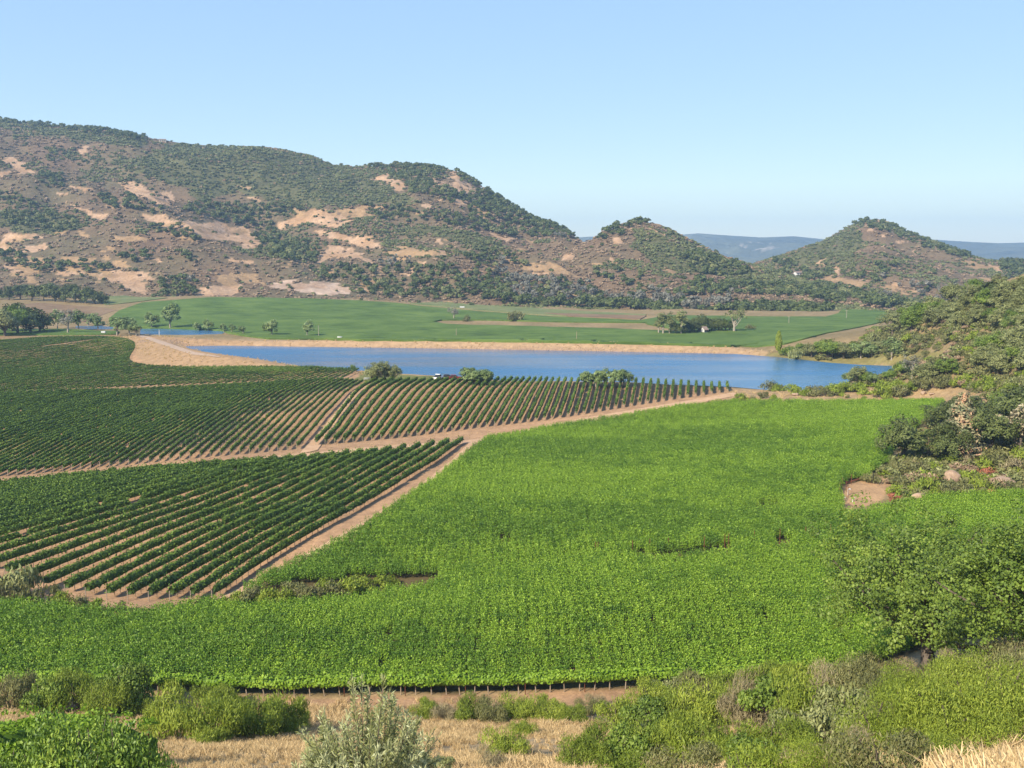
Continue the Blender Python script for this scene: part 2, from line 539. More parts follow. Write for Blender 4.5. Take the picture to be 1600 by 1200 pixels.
def scatter(name, pts, variants, rot, scl, idx, tilt=None):
    """one stuff object: copies of the variant meshes on points (geometry nodes)"""
    me = bpy.data.meshes.new(name)
    me.from_pydata([tuple(p) for p in pts], [], [])
    for nm, arr, typ in (("s", scl, 'FLOAT'), ("rz", rot, 'FLOAT'), ("k", idx, 'INT')):
        a = me.attributes.new(nm, typ, 'POINT')
        a.data.foreach_set("value", np.asarray(arr, np.float32 if typ == 'FLOAT' else np.int32))
    o = obj(name, me)
    ng = bpy.data.node_groups.new(name + "_nodes", 'GeometryNodeTree')
    ng.interface.new_socket("Geometry", in_out='INPUT', socket_type='NodeSocketGeometry')
    ng.interface.new_socket("Geometry", in_out='OUTPUT', socket_type='NodeSocketGeometry')
    gi, go = ng.nodes.new("NodeGroupInput"), ng.nodes.new("NodeGroupOutput")
    iop = ng.nodes.new("GeometryNodeInstanceOnPoints")
    g2i = ng.nodes.new("GeometryNodeGeometryToInstance")
    L = ng.links
    for v in reversed(variants):
        oi = ng.nodes.new("GeometryNodeObjectInfo")
        oi.inputs[0].default_value = v
        L.new(oi.outputs["Geometry"], g2i.inputs[0])
    def attr(nm, typ):
        n = ng.nodes.new("GeometryNodeInputNamedAttribute")
        n.data_type = typ
        n.inputs[0].default_value = nm
        return n.outputs[0]
    cx = ng.nodes.new("ShaderNodeCombineXYZ")
    L.new(attr("rz", 'FLOAT'), cx.inputs[2])
    L.new(gi.outputs[0], iop.inputs["Points"])
    L.new(g2i.outputs[0], iop.inputs["Instance"])
    iop.inputs["Pick Instance"].default_value = True
    L.new(attr("k", 'INT'), iop.inputs["Instance Index"])
    L.new(cx.outputs[0], iop.inputs["Rotation"])
    L.new(attr("s", 'FLOAT'), iop.inputs["Scale"])
    L.new(iop.outputs[0], go.inputs[0])
    md = o.modifiers.new("scatter", 'NODES')
    md.node_group = ng
    return o

def loose(name, me):
    """a source mesh for scatter(); not linked to the scene"""
    return bpy.data.objects.new(name, me)

# ------------------------------------------------------------------ ground material: soil colour per place, broken up by noise
def soil_mat(name, s1=0.35, s2=3.0, bump=.35, contrast=.35, dist=.12):
    m, nt, out = nodes_of(name)
    L = nt.links
    at = nd(nt, "ShaderNodeAttribute", attribute_name="soil")
    geo = nd(nt, "ShaderNodeNewGeometry")
    n1 = nd(nt, "ShaderNodeTexNoise", i_Scale=s1, i_Detail=6.0, i_Roughness=0.7)
    n2 = nd(nt, "ShaderNodeTexNoise", i_Scale=s2, i_Detail=4.0, i_Roughness=0.7)
    for n in (n1, n2): L.new(geo.outputs["Position"], n.inputs["Vector"])
    v = ramp(nt, n1.outputs["Fac"], [(0.28, (1 - contrast,) * 3), (0.72, (1 + contrast * .6, 1 + contrast * .55, 1 + contrast * .4))])
    mx = nd(nt, "ShaderNodeMix", data_type='RGBA', blend_type='MULTIPLY', i_0=1.0)
    L.new(at.outputs["Color"], mx.inputs[6]); L.new(v, mx.inputs[7])
    v2 = ramp(nt, n2.outputs["Fac"], [(0.3, (.72, .72, .72)), (0.7, (1.2, 1.18, 1.12))])
    mx2 = nd(nt, "ShaderNodeMix", data_type='RGBA', blend_type='MULTIPLY', i_0=1.0)
    L.new(mx.outputs[2], mx2.inputs[6]); L.new(v2, mx2.inputs[7])
    p = nd(nt, "ShaderNodeBsdfPrincipled", i_Roughness=.95)
    p.inputs["Specular IOR Level"].default_value = .08
    L.new(mx2.outputs[2], p.inputs["Base Color"])
    b = nd(nt, "ShaderNodeBump", i_Strength=bump, i_Distance=dist)
    L.new(n2.outputs["Fac"], b.inputs["Height"]); L.new(b.outputs[0], p.inputs["Normal"])
    L.new(p.outputs[0], out.inputs[0])
    return m
M_GROUND = soil_mat("ground_soil")
M_HILL = soil_mat("hill_soil", s1=.045, s2=.30, bump=1.0, dist=1.6)
M_FAR = soil_mat("far_mountain_soil", s1=.004, s2=.03, bump=.4, dist=8.0, contrast=.45)

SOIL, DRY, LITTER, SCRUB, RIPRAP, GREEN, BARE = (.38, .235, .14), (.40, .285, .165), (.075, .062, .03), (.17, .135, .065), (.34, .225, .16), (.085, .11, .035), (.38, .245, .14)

# pixel outlines of the planted areas and the other ground
CANOPY_PX = [(-260, 952), (0, 954), (120, 962), (210, 968), (262, 962), (335, 950), (380, 928), (440, 897), (500, 868), (560, 836), (620, 796), (680, 756), (722, 722), (756, 692), (800, 684), (880, 669), (1000, 650), (1065, 640), (1130, 633),
             (1300, 633), (1475, 632), (1440, 662), (1396, 700), (1382, 730), (1352, 748), (1316, 756), (1310, 780), (1316, 808), (1360, 806), (1400, 796), (1470, 781), (1600, 776), (1750, 770),
             (1800, 980), (1600, 985), (1480, 1000), (1330, 1048), (1240, 1060), (1100, 1070), (800, 1082), (400, 1086), (0, 1077), (-260, 1068)]
CREEK_PX = [(340, 946), (380, 930), (460, 915), (560, 906), (620, 908), (655, 905), (690, 903), (690, 911), (690, 919), (640, 926), (580, 940), (500, 951), (400, 960), (350, 960)]
GAPS_PX = [[(985, 871), (1060, 866), (1110, 860), (1148, 857), (1152, 869), (1110, 874), (1040, 880), (988, 883)], [(1176, 793), (1220, 788), (1222, 800), (1182, 805)],
           [(1450, 822), (1500, 818), (1504, 838), (1456, 842)], [(780, 844), (806, 840), (804, 853), (784, 856)], [(1205, 848), (1236, 846), (1234, 863), (1208, 865)]]
BARE_PX = [(1320, 757), (1352, 750), (1400, 742), (1390, 765), (1378, 786), (1350, 793), (1320, 797)]

def ground_colour(P):
    X, Y = P[:, 0], P[:, 1]
    px, py = project(np.stack([X, Y, P[:, 2]], 1))
    px = np.where(Y < 8, -9999, px)
    wob = fbm(X, Y, 9, 3, 3)
    qx, qy = px + wob * 5, py + fbm(X, Y, 7, 3, 8) * 3
    c = np.tile(np.array(DRY), (len(P), 1))
    def put(mask, col, soft=1.0):
        c[mask] = c[mask] * (1 - soft) + np.array(col) * soft
    near = Y < 100
    f = np.clip(.5 + fbm(X, Y, 14, 4, 31) * 1.1, 0, 1)[:, None]
    c[:] = c * f + np.array(SCRUB) * (1 - f) * .6 + c * (1 - f) * .4
    put((X > 60) & (Y > 100) & (Y < 520), SCRUB, .55)
    vines = in_poly(px, py, [(-900, 1000), (-900, 520), (0, 520), (187, 522), (225, 571), (480, 577), (560, 580), (640, 590), (760, 597), (1000, 603), (1140, 606), (1170, 612), (1130, 632), (1000, 650), (880, 669), (756, 692), (620, 796), (440, 897), (335, 950), (210, 968), (0, 950)])
    put(vines, SOIL, .9)
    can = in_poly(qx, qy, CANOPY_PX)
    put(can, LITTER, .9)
    put(in_poly(qx, qy, BARE_PX), BARE)
    for gpx in GAPS_PX: put(in_poly(px, py, gpx), (.16, .10, .065), .8)
    put(in_poly(qx, qy, [(0, 1083), (400, 1090), (800, 1086), (1250, 1064), (1300, 1072), (1200, 1090), (800, 1108), (400, 1110), (0, 1102)]), SOIL, .9)
    put(in_poly(qx, qy, [(560, 580), (620, 584), (700, 591), (700, 598), (600, 597), (560, 596)]), (.13, .15, .05), .9)
    put((Y > 470) & (py < 530), SCRUB, .5)
    put(in_poly(qx, qy, [(1180, 553), (1300, 548), (1480, 548), (1440, 566), (1400, 571), (1300, 568), (1215, 559)]), (.2, .19, .065), .7)
    put(in_poly(qx, qy, [(1140, 606), (1320, 606), (1480, 604), (1560, 612), (1600, 625), (1480, 634), (1130, 634)]), (.36, .25, .14), .8)
    # stony inner face of the far levee
    d, t = seg_dist(X, Y, FAR_LEVEE)
    dl, _t = seg_dist(X, Y, [tuple(p) for p in lk], True)
    put((d < 30) & (dl < 8.5) & (t < 6.6), RIPRAP, .8)
    put((d < 5) & (t < 6.9), (.38, .26, .155), .8)
    d, t = seg_dist(X, Y, LEFT_LEVEE)
    put((d < 40) & (py < 580) & (px > 187) & (px < 600) & ~in_poly(px, py, [(-900, 1000), (-900, 520), (187, 522), (225, 571), (480, 577), (600, 590), (600, 1000)]), (.345, .225, .13), .85)
    return c

# columns fan out with distance; the outermost run to the horizon
u = np.linspace(-1, 1, 461)
u = np.concatenate([[-60, -20, -6, -2.5, -1.6, -1.25], u, [1.25, 1.6, 2.5, 6, 20, 60]])
yy = np.concatenate([[-3000, -600, -200], np.arange(-70, 30, 6), np.arange(30, 130, 1.0), 130 * np.cumprod(np.full(330, 1.0058)), [900, 960, 1100, 1500, 2500, 5000, 8000]])
yy = np.unique(np.round(yy, 2))
YY, UU = np.meshgrid(yy, u, indexing='ij')
XX = UU * np.where(YY > 0, 40 + .60 * np.minimum(YY, 900), 40)
XX = np.clip(XX, -6500, 6500)
ZZ = Hf(XX, YY)
ZZ = np.where(YY > 860, ZZ * 0 + Hf(XX, np.full_like(YY, 858)) * np.clip(1 - (YY - 860) / 600, 0, 1), ZZ)
GP = np.stack([XX, YY, ZZ], -1).reshape(-1, 3)
ni, nj = YY.shape
ii, jj = np.meshgrid(np.arange(ni - 1), np.arange(nj - 1), indexing='ij')
GQ = np.stack([ii * nj + jj, ii * nj + jj + 1, (ii + 1) * nj + jj + 1, (ii + 1) * nj + jj], -1).reshape(-1, 4)
ground = obj("ground", new_mesh("ground", GP, GQ, M_GROUND, smooth=True, col=ground_colour(GP)))
tag(ground, kind="structure")

# ------------------------------------------------------------------ water
def water_mat():
    m, nt, out = nodes_of("lake_water")
    L = nt.links
    geo = nd(nt, "ShaderNodeNewGeometry")
    mp = nd(nt, "ShaderNodeMapping")
    mp.inputs["Scale"].default_value = (1.0, .55, 1.0)
    L.new(geo.outputs["Position"], mp.inputs[0])
    n1 = nd(nt, "ShaderNodeTexNoise", i_Scale=.9, i_Detail=3.0, i_Roughness=.6)
    n2 = nd(nt, "ShaderNodeTexNoise", i_Scale=.02, i_Detail=3.0, i_Roughness=.55)
    L.new(mp.outputs[0], n1.inputs["Vector"])
    mp2 = nd(nt, "ShaderNodeMapping")
    mp2.inputs["Scale"].default_value = (.35, 1.6, 1.0)
    mp2.inputs["Rotation"].default_value = (0, 0, R(-6))
    L.new(geo.outputs["Position"], mp2.inputs[0]); L.new(mp2.outputs[0], n2.inputs["Vector"])
    st = nd(nt, "ShaderNodeMapRange")
    for i, v in ((1, .35), (2, .65), (3, .35), (4, 1.0)): st.inputs[i].default_value = v
    L.new(n2.outputs["Fac"], st.inputs[0])
    b = nd(nt, "ShaderNodeBump", i_Distance=.5)
    L.new(st.outputs[0], b.inputs["Strength"])
    L.new(n1.outputs["Fac"], b.inputs["Height"])
    p = nd(nt, "ShaderNodeBsdfPrincipled", i_IOR=1.33)
    rr = nd(nt, "ShaderNodeMapRange")
    for i, v in ((1, .38), (2, .62), (3, .06), (4, .3)): rr.inputs[i].default_value = v
    L.new(n2.outputs["Fac"], rr.inputs[0]); L.new(rr.outputs[0], p.inputs["Roughness"])
    p.inputs["Base Color"].default_value = (.028, .125, .25, 1)
    L.new(b.outputs[0], p.inputs["Normal"])
    L.new(p.outputs[0], out.inputs[0])
    return m
M_WATER = water_mat()
def grow(poly, s=1.012):
    c = np.mean(poly, 0)
    return [tuple(c + (np.array(p) - c) * s) for p in poly]
lake = drape("lake", LAKE_PX, 12, 4, 0, M_WATER, z=WATER); tag(lake, kind="structure")
pond = drape("pond", POND_PX, 10, 2, 0, M_WATER, z=-1.4); tag(pond, kind="structure")
pond = drape("pond", POND2_PX, 10, 2, 0, M_WATER, z=-1.2); tag(pond, kind="structure")

# ------------------------------------------------------------------ dirt tracks
M_TRACK = plain("pale_dirt", (.38, .235, .135), (.52, .345, .21), scale=.5, rough=.95, spec=.05, bump=.2, coord="Object")
M_LEVEE_ROAD = plain("levee_gravel", (.30, .22, .16), (.40, .30, .22), scale=.6, rough=.95, spec=.05)
tracks = [
    ("dirt_track", [(-220, 770), (0, 754), (120, 742), (240, 729), (360, 718), (466, 709), (560, 700), (640, 694), (730, 688), (800, 676), (900, 655), (1000, 638), (1080, 625), (1145, 613),
                    (1160, 616), (1090, 630), (1000, 646), (900, 664), (800, 682), (740, 692), (640, 701), (560, 708), (470, 717), (360, 727), (240, 738), (120, 750), (0, 763), (-220, 780)], .10, M_TRACK),
    ("dirt_track", [(466, 710), (492, 683), (520, 650), (545, 618), (560, 604), (574, 604), (558, 620), (536, 648), (510, 684), (496, 703)], .16, M_TRACK),
    ("dirt_track", [(735, 690), (706, 718), (670, 747), (600, 794), (540, 831), (470, 869), (400, 904), (360, 926), (300, 946), (240, 952), (262, 958), (330, 945), (384, 922), (440, 893), (500, 864), (560, 832), (620, 793), (680, 752), (720, 718), (750, 691)], .13, M_TRACK),
    ("dirt_track", [(222, 523.5), (238, 527.5), (258, 534), (284, 543), (305, 550), (345, 557), (341, 558), (300, 554), (275, 546), (248, 537), (226, 529), (215, 525)], .14, M_LEVEE_ROAD)]
for nm, poly, lift, mt in tracks:
    tag(drape(nm, poly, 6, 2.5, lift, mt), kind="structure")

# ------------------------------------------------------------------ hills
def hill(name, px0, px1, ncol, nrow, sil, ridge_y, base_y, base_z, relief, seed, mat, colour, conc=.5, back=.35, spur=(.9, .45)):
    cols = np.linspace(px0, px1, ncol)
    spy = interp(cols, sil)
    RP = at_y(cols, spy, interp(cols, ridge_y))
    BP = at_y(cols, np.full(ncol, 395.0), interp(cols, base_y))
    BP[:, 2] = interp(cols, base_z) if not np.isscalar(base_z) else base_z
    t = np.concatenate([np.linspace(0, 1, nrow), 1 + np.linspace(.04, back, 8)])
    Tn = t[:, None]
    P = BP[None, :, :] * (1 - Tn[..., None]) + RP[None] * Tn[..., None]
    tt = np.clip(Tn, 0, 1)
    g = tt * (1 - conc) + conc * sstep(0, 1, tt)
    z = BP[None, :, 2] + (RP[None, :, 2] - BP[None, :, 2]) * g
    X, Y = P[..., 0], P[..., 1]
    ca, sa = spur
    U, Vv = X * ca + Y * sa, -X * sa + Y * ca
    env = np.sin(np.clip(tt, 0, 1) * math.pi) ** .8
    rel = (1 - np.abs(fbm(U, Vv * .45, 260, 4, seed)) * 2) - .6
    z = z + relief * rel * env + fbm(X, Y, 60, 3, seed + 3) * relief * .25 * env
    over = np.maximum(Tn - 1, 0)
    z = z - over * (RP[None, :, 2] - BP[None, :, 2]) * 1.6
    P = np.stack([X, Y, z], -1)
    # keep the relief below the skyline
    qx, qy = project(P.reshape(-1, 3))
    lim = interp(qx, sil)
    Yf = P[..., 1].reshape(-1)
    zmax = at_y(qx, lim, Yf)[:, 2]
    P[..., 2] = np.minimum(P[..., 2], zmax.reshape(P.shape[:2]) - 0.0)
    n1, n2 = P.shape[:2]
    i, j = np.meshgrid(np.arange(n1 - 1), np.arange(n2 - 1), indexing='ij')
    Q = np.stack([i * n2 + j, i * n2 + j + 1, (i + 1) * n2 + j + 1, (i + 1) * n2 + j], -1).reshape(-1, 4)
    V = P.reshape(-1, 3)
    o = obj(name, new_mesh(name, V, Q, mat, smooth=True, col=colour(V, Tn.repeat(n2, 1).ravel())))
    tag(o, kind="structure")
    return P[:nrow]

def Z(ox, oy, s, pts):
    return [(ox + x / s, oy + y / s) for x, y in pts]
Z1 = lambda *p: Z(0, 150, 3.2, p)
Z2 = lambda *p: Z(400, 200, 3.2, p)
Z3 = lambda *p: Z(800, 300, 3.2, p)
Z4 = lambda *p: Z(1100, 300, 3.2, p)
TAN = [Z1((15, 310), (60, 308), (110, 335), (190, 380), (120, 387), (60, 347)), Z1((380, 250), (430, 255), (465, 290), (430, 300)), Z1((0, 375), (60, 385), (0, 408)),
       Z1((580, 430), (680, 432), (760, 475), (840, 480), (870, 505), (850, 540), (780, 552), (700, 510), (620, 480)),
       Z1((720, 590), (830, 590), (870, 615), (960, 625), (1020, 645), (1080, 620), (1130, 650), (1230, 655), (1300, 700), (1290, 740), (1240, 765), (1150, 730), (1010, 715), (900, 652), (830, 670), (800, 640), (720, 625)),
       Z1((360, 450), (420, 455), (450, 480), (390, 470)), Z1((350, 530), (420, 560), (540, 610), (520, 626), (430, 590), (370, 555)),
       Z1((0, 690), (180, 680), (240, 700), (150, 712), (0, 732)), Z1((0, 740), (80, 770), (130, 820), (60, 792), (0, 782)), Z1((100, 760), (230, 745), (220, 768), (110, 782)),
       Z1((450, 885), (620, 870), (640, 860), (780, 900), (720, 920), (690, 945), (700, 970), (800, 1000), (640, 975), (620, 940), (500, 925)),
       Z1((1110, 795), (1200, 815), (1275, 830), (1240, 840), (1130, 820)), Z1((690, 795), (800, 825), (770, 833)), Z1((20, 855), (140, 850), (130, 885), (30, 870)),
       Z1((1340, 935), (1600, 930), (1600, 1000), (1520, 960), (1400, 965)), Z1((980, 960), (1200, 940), (1170, 1005), (1000, 1005)),
       Z1((1370, 635), (1440, 615), (1550, 570), (1600, 565), (1600, 640), (1500, 632), (1400, 672)), Z1((270, 875), (440, 880), (430, 893), (280, 893)),
       Z1((1230, 510), (1330, 515), (1300, 532)), Z1((1210, 455), (1280, 455), (1250, 472)), Z1((110, 170), (170, 175), (130, 182)), Z1((270, 480), (320, 490), (290, 500)),
       Z2((600, 225), (650, 225), (740, 270), (760, 312), (700, 312), (660, 270), (600, 250)), Z2((755, 213), (800, 213), (800, 248)),
       Z2((860, 220), (880, 225), (890, 260), (940, 265), (920, 297), (880, 282), (855, 250)), Z2((960, 215), (1000, 220), (1010, 270), (1090, 290), (1110, 322), (1060, 332), (990, 312)),
       Z2((1000, 370), (1040, 345), (1045, 397), (1000, 387)), Z2((835, 380), (870, 380), (867, 422), (830, 402)), Z2((1060, 380), (1105, 390), (1090, 407)), Z2((1110, 440), (1150, 450), (1130, 465)), Z2((880, 345), (920, 350), (905, 365)),
       Z2((90, 470), (250, 440), (270, 405), (340, 405), (440, 440), (480, 470), (440, 497), (370, 502), (300, 470), (200, 475), (120, 492)),
       Z2((290, 510), (430, 530), (560, 550), (620, 590), (540, 612), (450, 565), (330, 540)), Z2((300, 640), (360, 590), (470, 600), (560, 660), (650, 700), (620, 722), (540, 670), (400, 640), (320, 667)),
       Z2((820, 660), (840, 690), (760, 742), (700, 742), (780, 710)), Z2((880, 600), (980, 625), (960, 642), (900, 622)), Z2((1010, 695), (1140, 715), (1030, 727)), Z2((1390, 718), (1530, 720), (1500, 737), (1400, 737)),
       Z2((490, 795), (650, 820), (600, 832), (495, 817)), Z2((1160, 530), (1290, 560), (1260, 577), (1170, 550)), Z2((910, 555), (960, 575), (930, 577)), Z2((780, 595), (850, 605), (840, 612)),
       Z3((540, 168), (590, 175), (560, 190)), Z3((485, 228), (520, 225), (578, 262), (500, 250)), Z3((405, 290), (440, 290), (425, 303)), Z3((490, 318), (530, 335), (565, 358), (520, 360)), Z3((250, 320), (310, 312), (320, 345), (270, 340)),
       Z3((1030, 308), (1085, 330), (1060, 332)), Z3((1140, 355), (1200, 380), (1200, 398), (1150, 385)), Z3((110, 395), (250, 400), (240, 412), (120, 412)), Z3((235, 455), (255, 470), (250, 500), (235, 490)), Z3((150, 350), (160, 355), (140, 378)),
       Z4((800, 160), (835, 165), (830, 188), (805, 180)), Z4((570, 340), (600, 335), (605, 380), (575, 375)), Z4((645, 370), (690, 375), (700, 420), (655, 415)), Z4((760, 430), (830, 435), (790, 443)), Z4((700, 515), (745, 522), (745, 552), (705, 545)),
       Z4((910, 450), (970, 470), (930, 482)), Z4((1035, 280), (1110, 310), (1100, 322), (1045, 305)), Z4((910, 262), (930, 265), (925, 292)), Z4((1400, 350), (1480, 375), (1470, 405), (1410, 372)), Z4((900, 210), (940, 225), (910, 232)), Z4((975, 245), (1030, 255), (990, 265)), Z4((920, 375), (960, 380), (930, 390))]
QUARRY = [Z2((70, 775), (230, 765), (400, 780), (470, 800), (460, 832), (330, 837), (250, 820), (160, 812), (80, 790))]
GREENISH = [Z1((560, 320), (700, 300), (900, 240), (1250, 240), (1600, 330), (1600, 560), (1430, 540), (1200, 480), (1000, 520), (900, 460), (700, 380)), Z2((0, 240), (100, 130), (400, 190), (560, 230), (700, 330), (820, 360), (760, 400), (500, 380), (300, 370), (100, 330), (0, 330)),
            Z2((700, 480), (1000, 500), (1150, 560), (1280, 620), (1100, 610), (900, 540), (720, 510)), Z3((600, 180), (700, 180), (830, 240), (1000, 300), (1160, 400), (1100, 420), (800, 400), (640, 330), (600, 250)),
            Z1((0, 580), (100, 580), (320, 590), (420, 660), (300, 690), (0, 670)), Z4((440, 300), (640, 210), (760, 190), (800, 260), (760, 330), (700, 360), (480, 370), (300, 345)), Z1((150, 150), (500, 190), (750, 230), (700, 260), (400, 220), (150, 190)),
            Z3((1060, 420), (1200, 410), (1400, 450), (1600, 480), (1600, 530), (1300, 500), (1100, 470))]
def mask_of(polys, x, y):
    m = np.zeros(len(x), bool)
    for p in polys: m |= in_poly(x, y, p)
    return m
def hill_colour(V, t):
    x, y = project(V)
    w1, w2 = fbm(V[:, 0], V[:, 2] * 2 + V[:, 1], 22, 4, 71), fbm(V[:, 0], V[:, 2] * 2 + V[:, 1], 15, 4, 77)
    qx, qy = x + w1 * 15, y + w2 * 6
    f = np.clip(.5 + fbm(V[:, 0], V[:, 1], 90, 4, 14), 0, 1)[:, None]
    c = np.array((.175, .118, .078)) * f + np.array((.135, .112, .068)) * (1 - f)
    g = mask_of(GREENISH, x + w1 * 16, y + w2 * 8)
    c[g] = (.105, .105, .052)
    tan = mask_of(TAN, qx, qy)
    fl = fbm(V[:, 0], V[:, 1], 12, 3, 21)[:, None]
    c = np.where((tan & (x >= -5))[:, None], np.array((.40, .265, .17)) + fl * .06, c)
    # scattered small clearings
    sp = (fbm(V[:, 0] + V[:, 1] * .6, V[:, 2] * 3, 30, 5, 41) > .36) & (y > 320)
    c[sp & ~g] = (.33, .22, .125)
    q = mask_of(QUARRY, qx, qy)
    c = np.where(q[:, None], np.array((.40, .29, .22)) + fl * .14, c)
    return c
def far_colour(V, t):
    x, y = project(V)
    c = np.tile(np.array((.07, .075, .05)), (len(V), 1))
    w = fbm(V[:, 0], V[:, 1], 500, 5, 4)
    c = c * (1 + w[:, None] * .9)
    w2 = fbm(V[:, 0], V[:, 1], 120, 4, 9)
    town = in_poly(x + w2 * 8, y, [(1150, 384), (1180, 382), (1205, 385), (1232, 393), (1228, 397), (1190, 394), (1160, 390)]) & (w2 > .08)
    c[town] = (.34, .30, .25)
    return c

P_FAR = hill("far_mountains", -500, 2100, 420, 60,
    [(-500, 385), (600, 380), (900, 371), (960, 368), (1060, 367), (1090, 364.5), (1140, 368), (1190, 371), (1240, 369), (1280, 373), (1330, 378), (1440, 373), (1500, 377), (1560, 380), (1640, 378), (2100, 384)],
    [(-500, 6400), (1100, 6200), (2100, 6600)], [(-500, 4300), (2100, 4300)], -2, 60, 101, M_FAR, far_colour, conc=.3, spur=(.6, .8))
P_LEFT = hill("left_ridge", -420, 1060, 640, 210,
    [(-420, 150), (-150, 172), (0, 188), (60, 194), (150, 203), (240, 217), (300, 226), (370, 229), (440, 234), (490, 245), (520, 257), (560, 261), (620, 259), (680, 264), (715, 270), (745, 289), (780, 311), (830, 343), (870, 356), (895, 371), (910, 380), (960, 402), (1060, 440)],
    [(-420, 1750), (0, 1620), (440, 1500), (720, 1380), (900, 1260), (1060, 1150)], [(-420, 830), (0, 815), (300, 815), (600, 835), (820, 800), (1060, 780)], [(-420, 3), (300, 4), (600, 4), (900, -3), (1060, -4)], 44, 7, M_HILL, hill_colour)
P_CONE = hill("cone_hill", 740, 1520, 420, 150,
    [(740, 455), (800, 432), (850, 413), (885, 396), (920, 377), (945, 362), (970, 352), (1000, 346), (1030, 350), (1060, 364), (1100, 386), (1150, 407), (1190, 419), (1240, 432), (1300, 447), (1400, 466), (1520, 482)],
    [(740, 980), (900, 1080), (1000, 1120), (1200, 1060), (1400, 960), (1520, 900)], [(740, 800), (1000, 770), (1520, 750)], -4, 20, 19, M_HILL, hill_colour)
P_RIGHT = hill("right_hill", 1080, 1900, 420, 150,
    [(1080, 442), (1150, 420), (1190, 410), (1230, 397), (1290, 374), (1320, 357), (1340, 347), (1360, 343), (1385, 347), (1410, 364), (1450, 378), (1500, 397), (1540, 407), (1600, 412), (1700, 405), (1900, 380)],
    [(1080, 1350), (1350, 1450), (1600, 1350), (1900, 1300)], [(1080, 900), (1450, 850), (1900, 800)], -4, 32, 37, M_HILL, hill_colour)

# ------------------------------------------------------------------ plant materials
M_VINE = foliage("vine_leaf_dark", (.022, .042, .008), (.060, .102, .014), (.125, .178, .026), transl=.22, spec=.22, vary=.2, gain=1.6)
M_VINE_NEAR = foliage("vine_leaf_bright", (.048, .098, .008), (.125, .215, .014), (.23, .33, .034), transl=.32, spec=.3, vary=.3, gain=1.4)
M_VINE_DEEP = foliage("vine_leaf_deep", (.034, .078, .007), (.090, .175, .012), (.18, .28, .03), transl=.32, spec=.3, vary=.3, gain=1.25)
M_OAK = foliage("oak_leaf_dark", (.017, .024, .008), (.042, .055, .014), (.08, .095, .026), transl=.12)
M_OAK_BRIGHT = foliage("oak_leaf_bright", (.028, .048, .008), (.075, .115, .014), (.15, .195, .03), transl=.3, spec=.35)
M_OLIVE = foliage("silvery_leaf", (.048, .055, .018), (.105, .116, .04), (.185, .195, .082), transl=.15)
M_PALE = foliage("pale_leaf", (.04, .065, .02), (.10, .135, .045), (.18, .22, .09), transl=.25)
M_GRAY = foliage("grey_pine_needle", (.05, .05, .036), (.10, .098, .075), (.16, .15, .12), transl=.1)
M_BRUSH = foliage("coyote_brush_leaf", (.036, .05, .006), (.100, .135, .014), (.19, .22, .03), transl=.28)
M_BRUSH_OLIVE = foliage("olive_brush_leaf", (.035, .04, .014), (.085, .088, .03), (.15, .145, .055), transl=.2)
M_CHAP_G = foliage("chaparral_green", (.034, .041, .015), (.072, .08, .028), (.12, .125, .046), transl=.1, vary=.5)
M_CHAP_B = foliage("chaparral_brown", (.070, .049, .030), (.135, .093, .056), (.20, .145, .09), transl=.05, vary=.5)
M_WILLOW = foliage("willow_leaf", (.09, .10, .02), (.22, .24, .09), (.40, .42, .25), transl=.25, spec=.4, gain=1.35)
M_TOYON = foliage("broad_shrub_leaf", (.02, .045, .008), (.085, .14, .016), (.20, .26, .04), transl=.2, spec=.45)
M_DEADTWIG = foliage("dead_twig", (.07, .058, .03), (.13, .11, .056), (.20, .17, .095), transl=0)
M_GRASS = foliage("dry_grass_blade", (.23, .155, .07), (.44, .32, .16), (.62, .48, .27), transl=.25, gain=1.3)
M_RED = foliage("rusty_shrub_leaf", (.10, .035, .02), (.21, .075, .04), (.28, .13, .07), transl=.1)
M_BARK = plain("bark", (.07, .055, .042), (.16, .13, .10), scale=4, rough=.9, bump=.4)
M_BARK_PALE = plain("pale_bark", (.22, .19, .15), (.36, .32, .26), scale=2, rough=.85)
M_WOOD = plain("weathered_wood", (.22, .17, .12), (.38, .31, .24), scale=6, rough=.9)
M_RUST = plain("rusty_steel", (.09, .03, .015), (.2, .075, .04), scale=8, rough=.85)
M_GALV = plain("galvanised_steel", (.5, .5, .5), (.66, .66, .66), scale=4, rough=.45)

# ------------------------------------------------------------------ vine rows
def resample(path, step):
    d = np.concatenate([[0], np.cumsum(np.linalg.norm(np.diff(path, axis=0), axis=1))])
    n = max(4, int(d[-1] / step) + 1)
    s = np.linspace(0, d[-1], n)
    return np.stack([np.interp(s, d, path[:, k]) for k in range(3)], 1), s

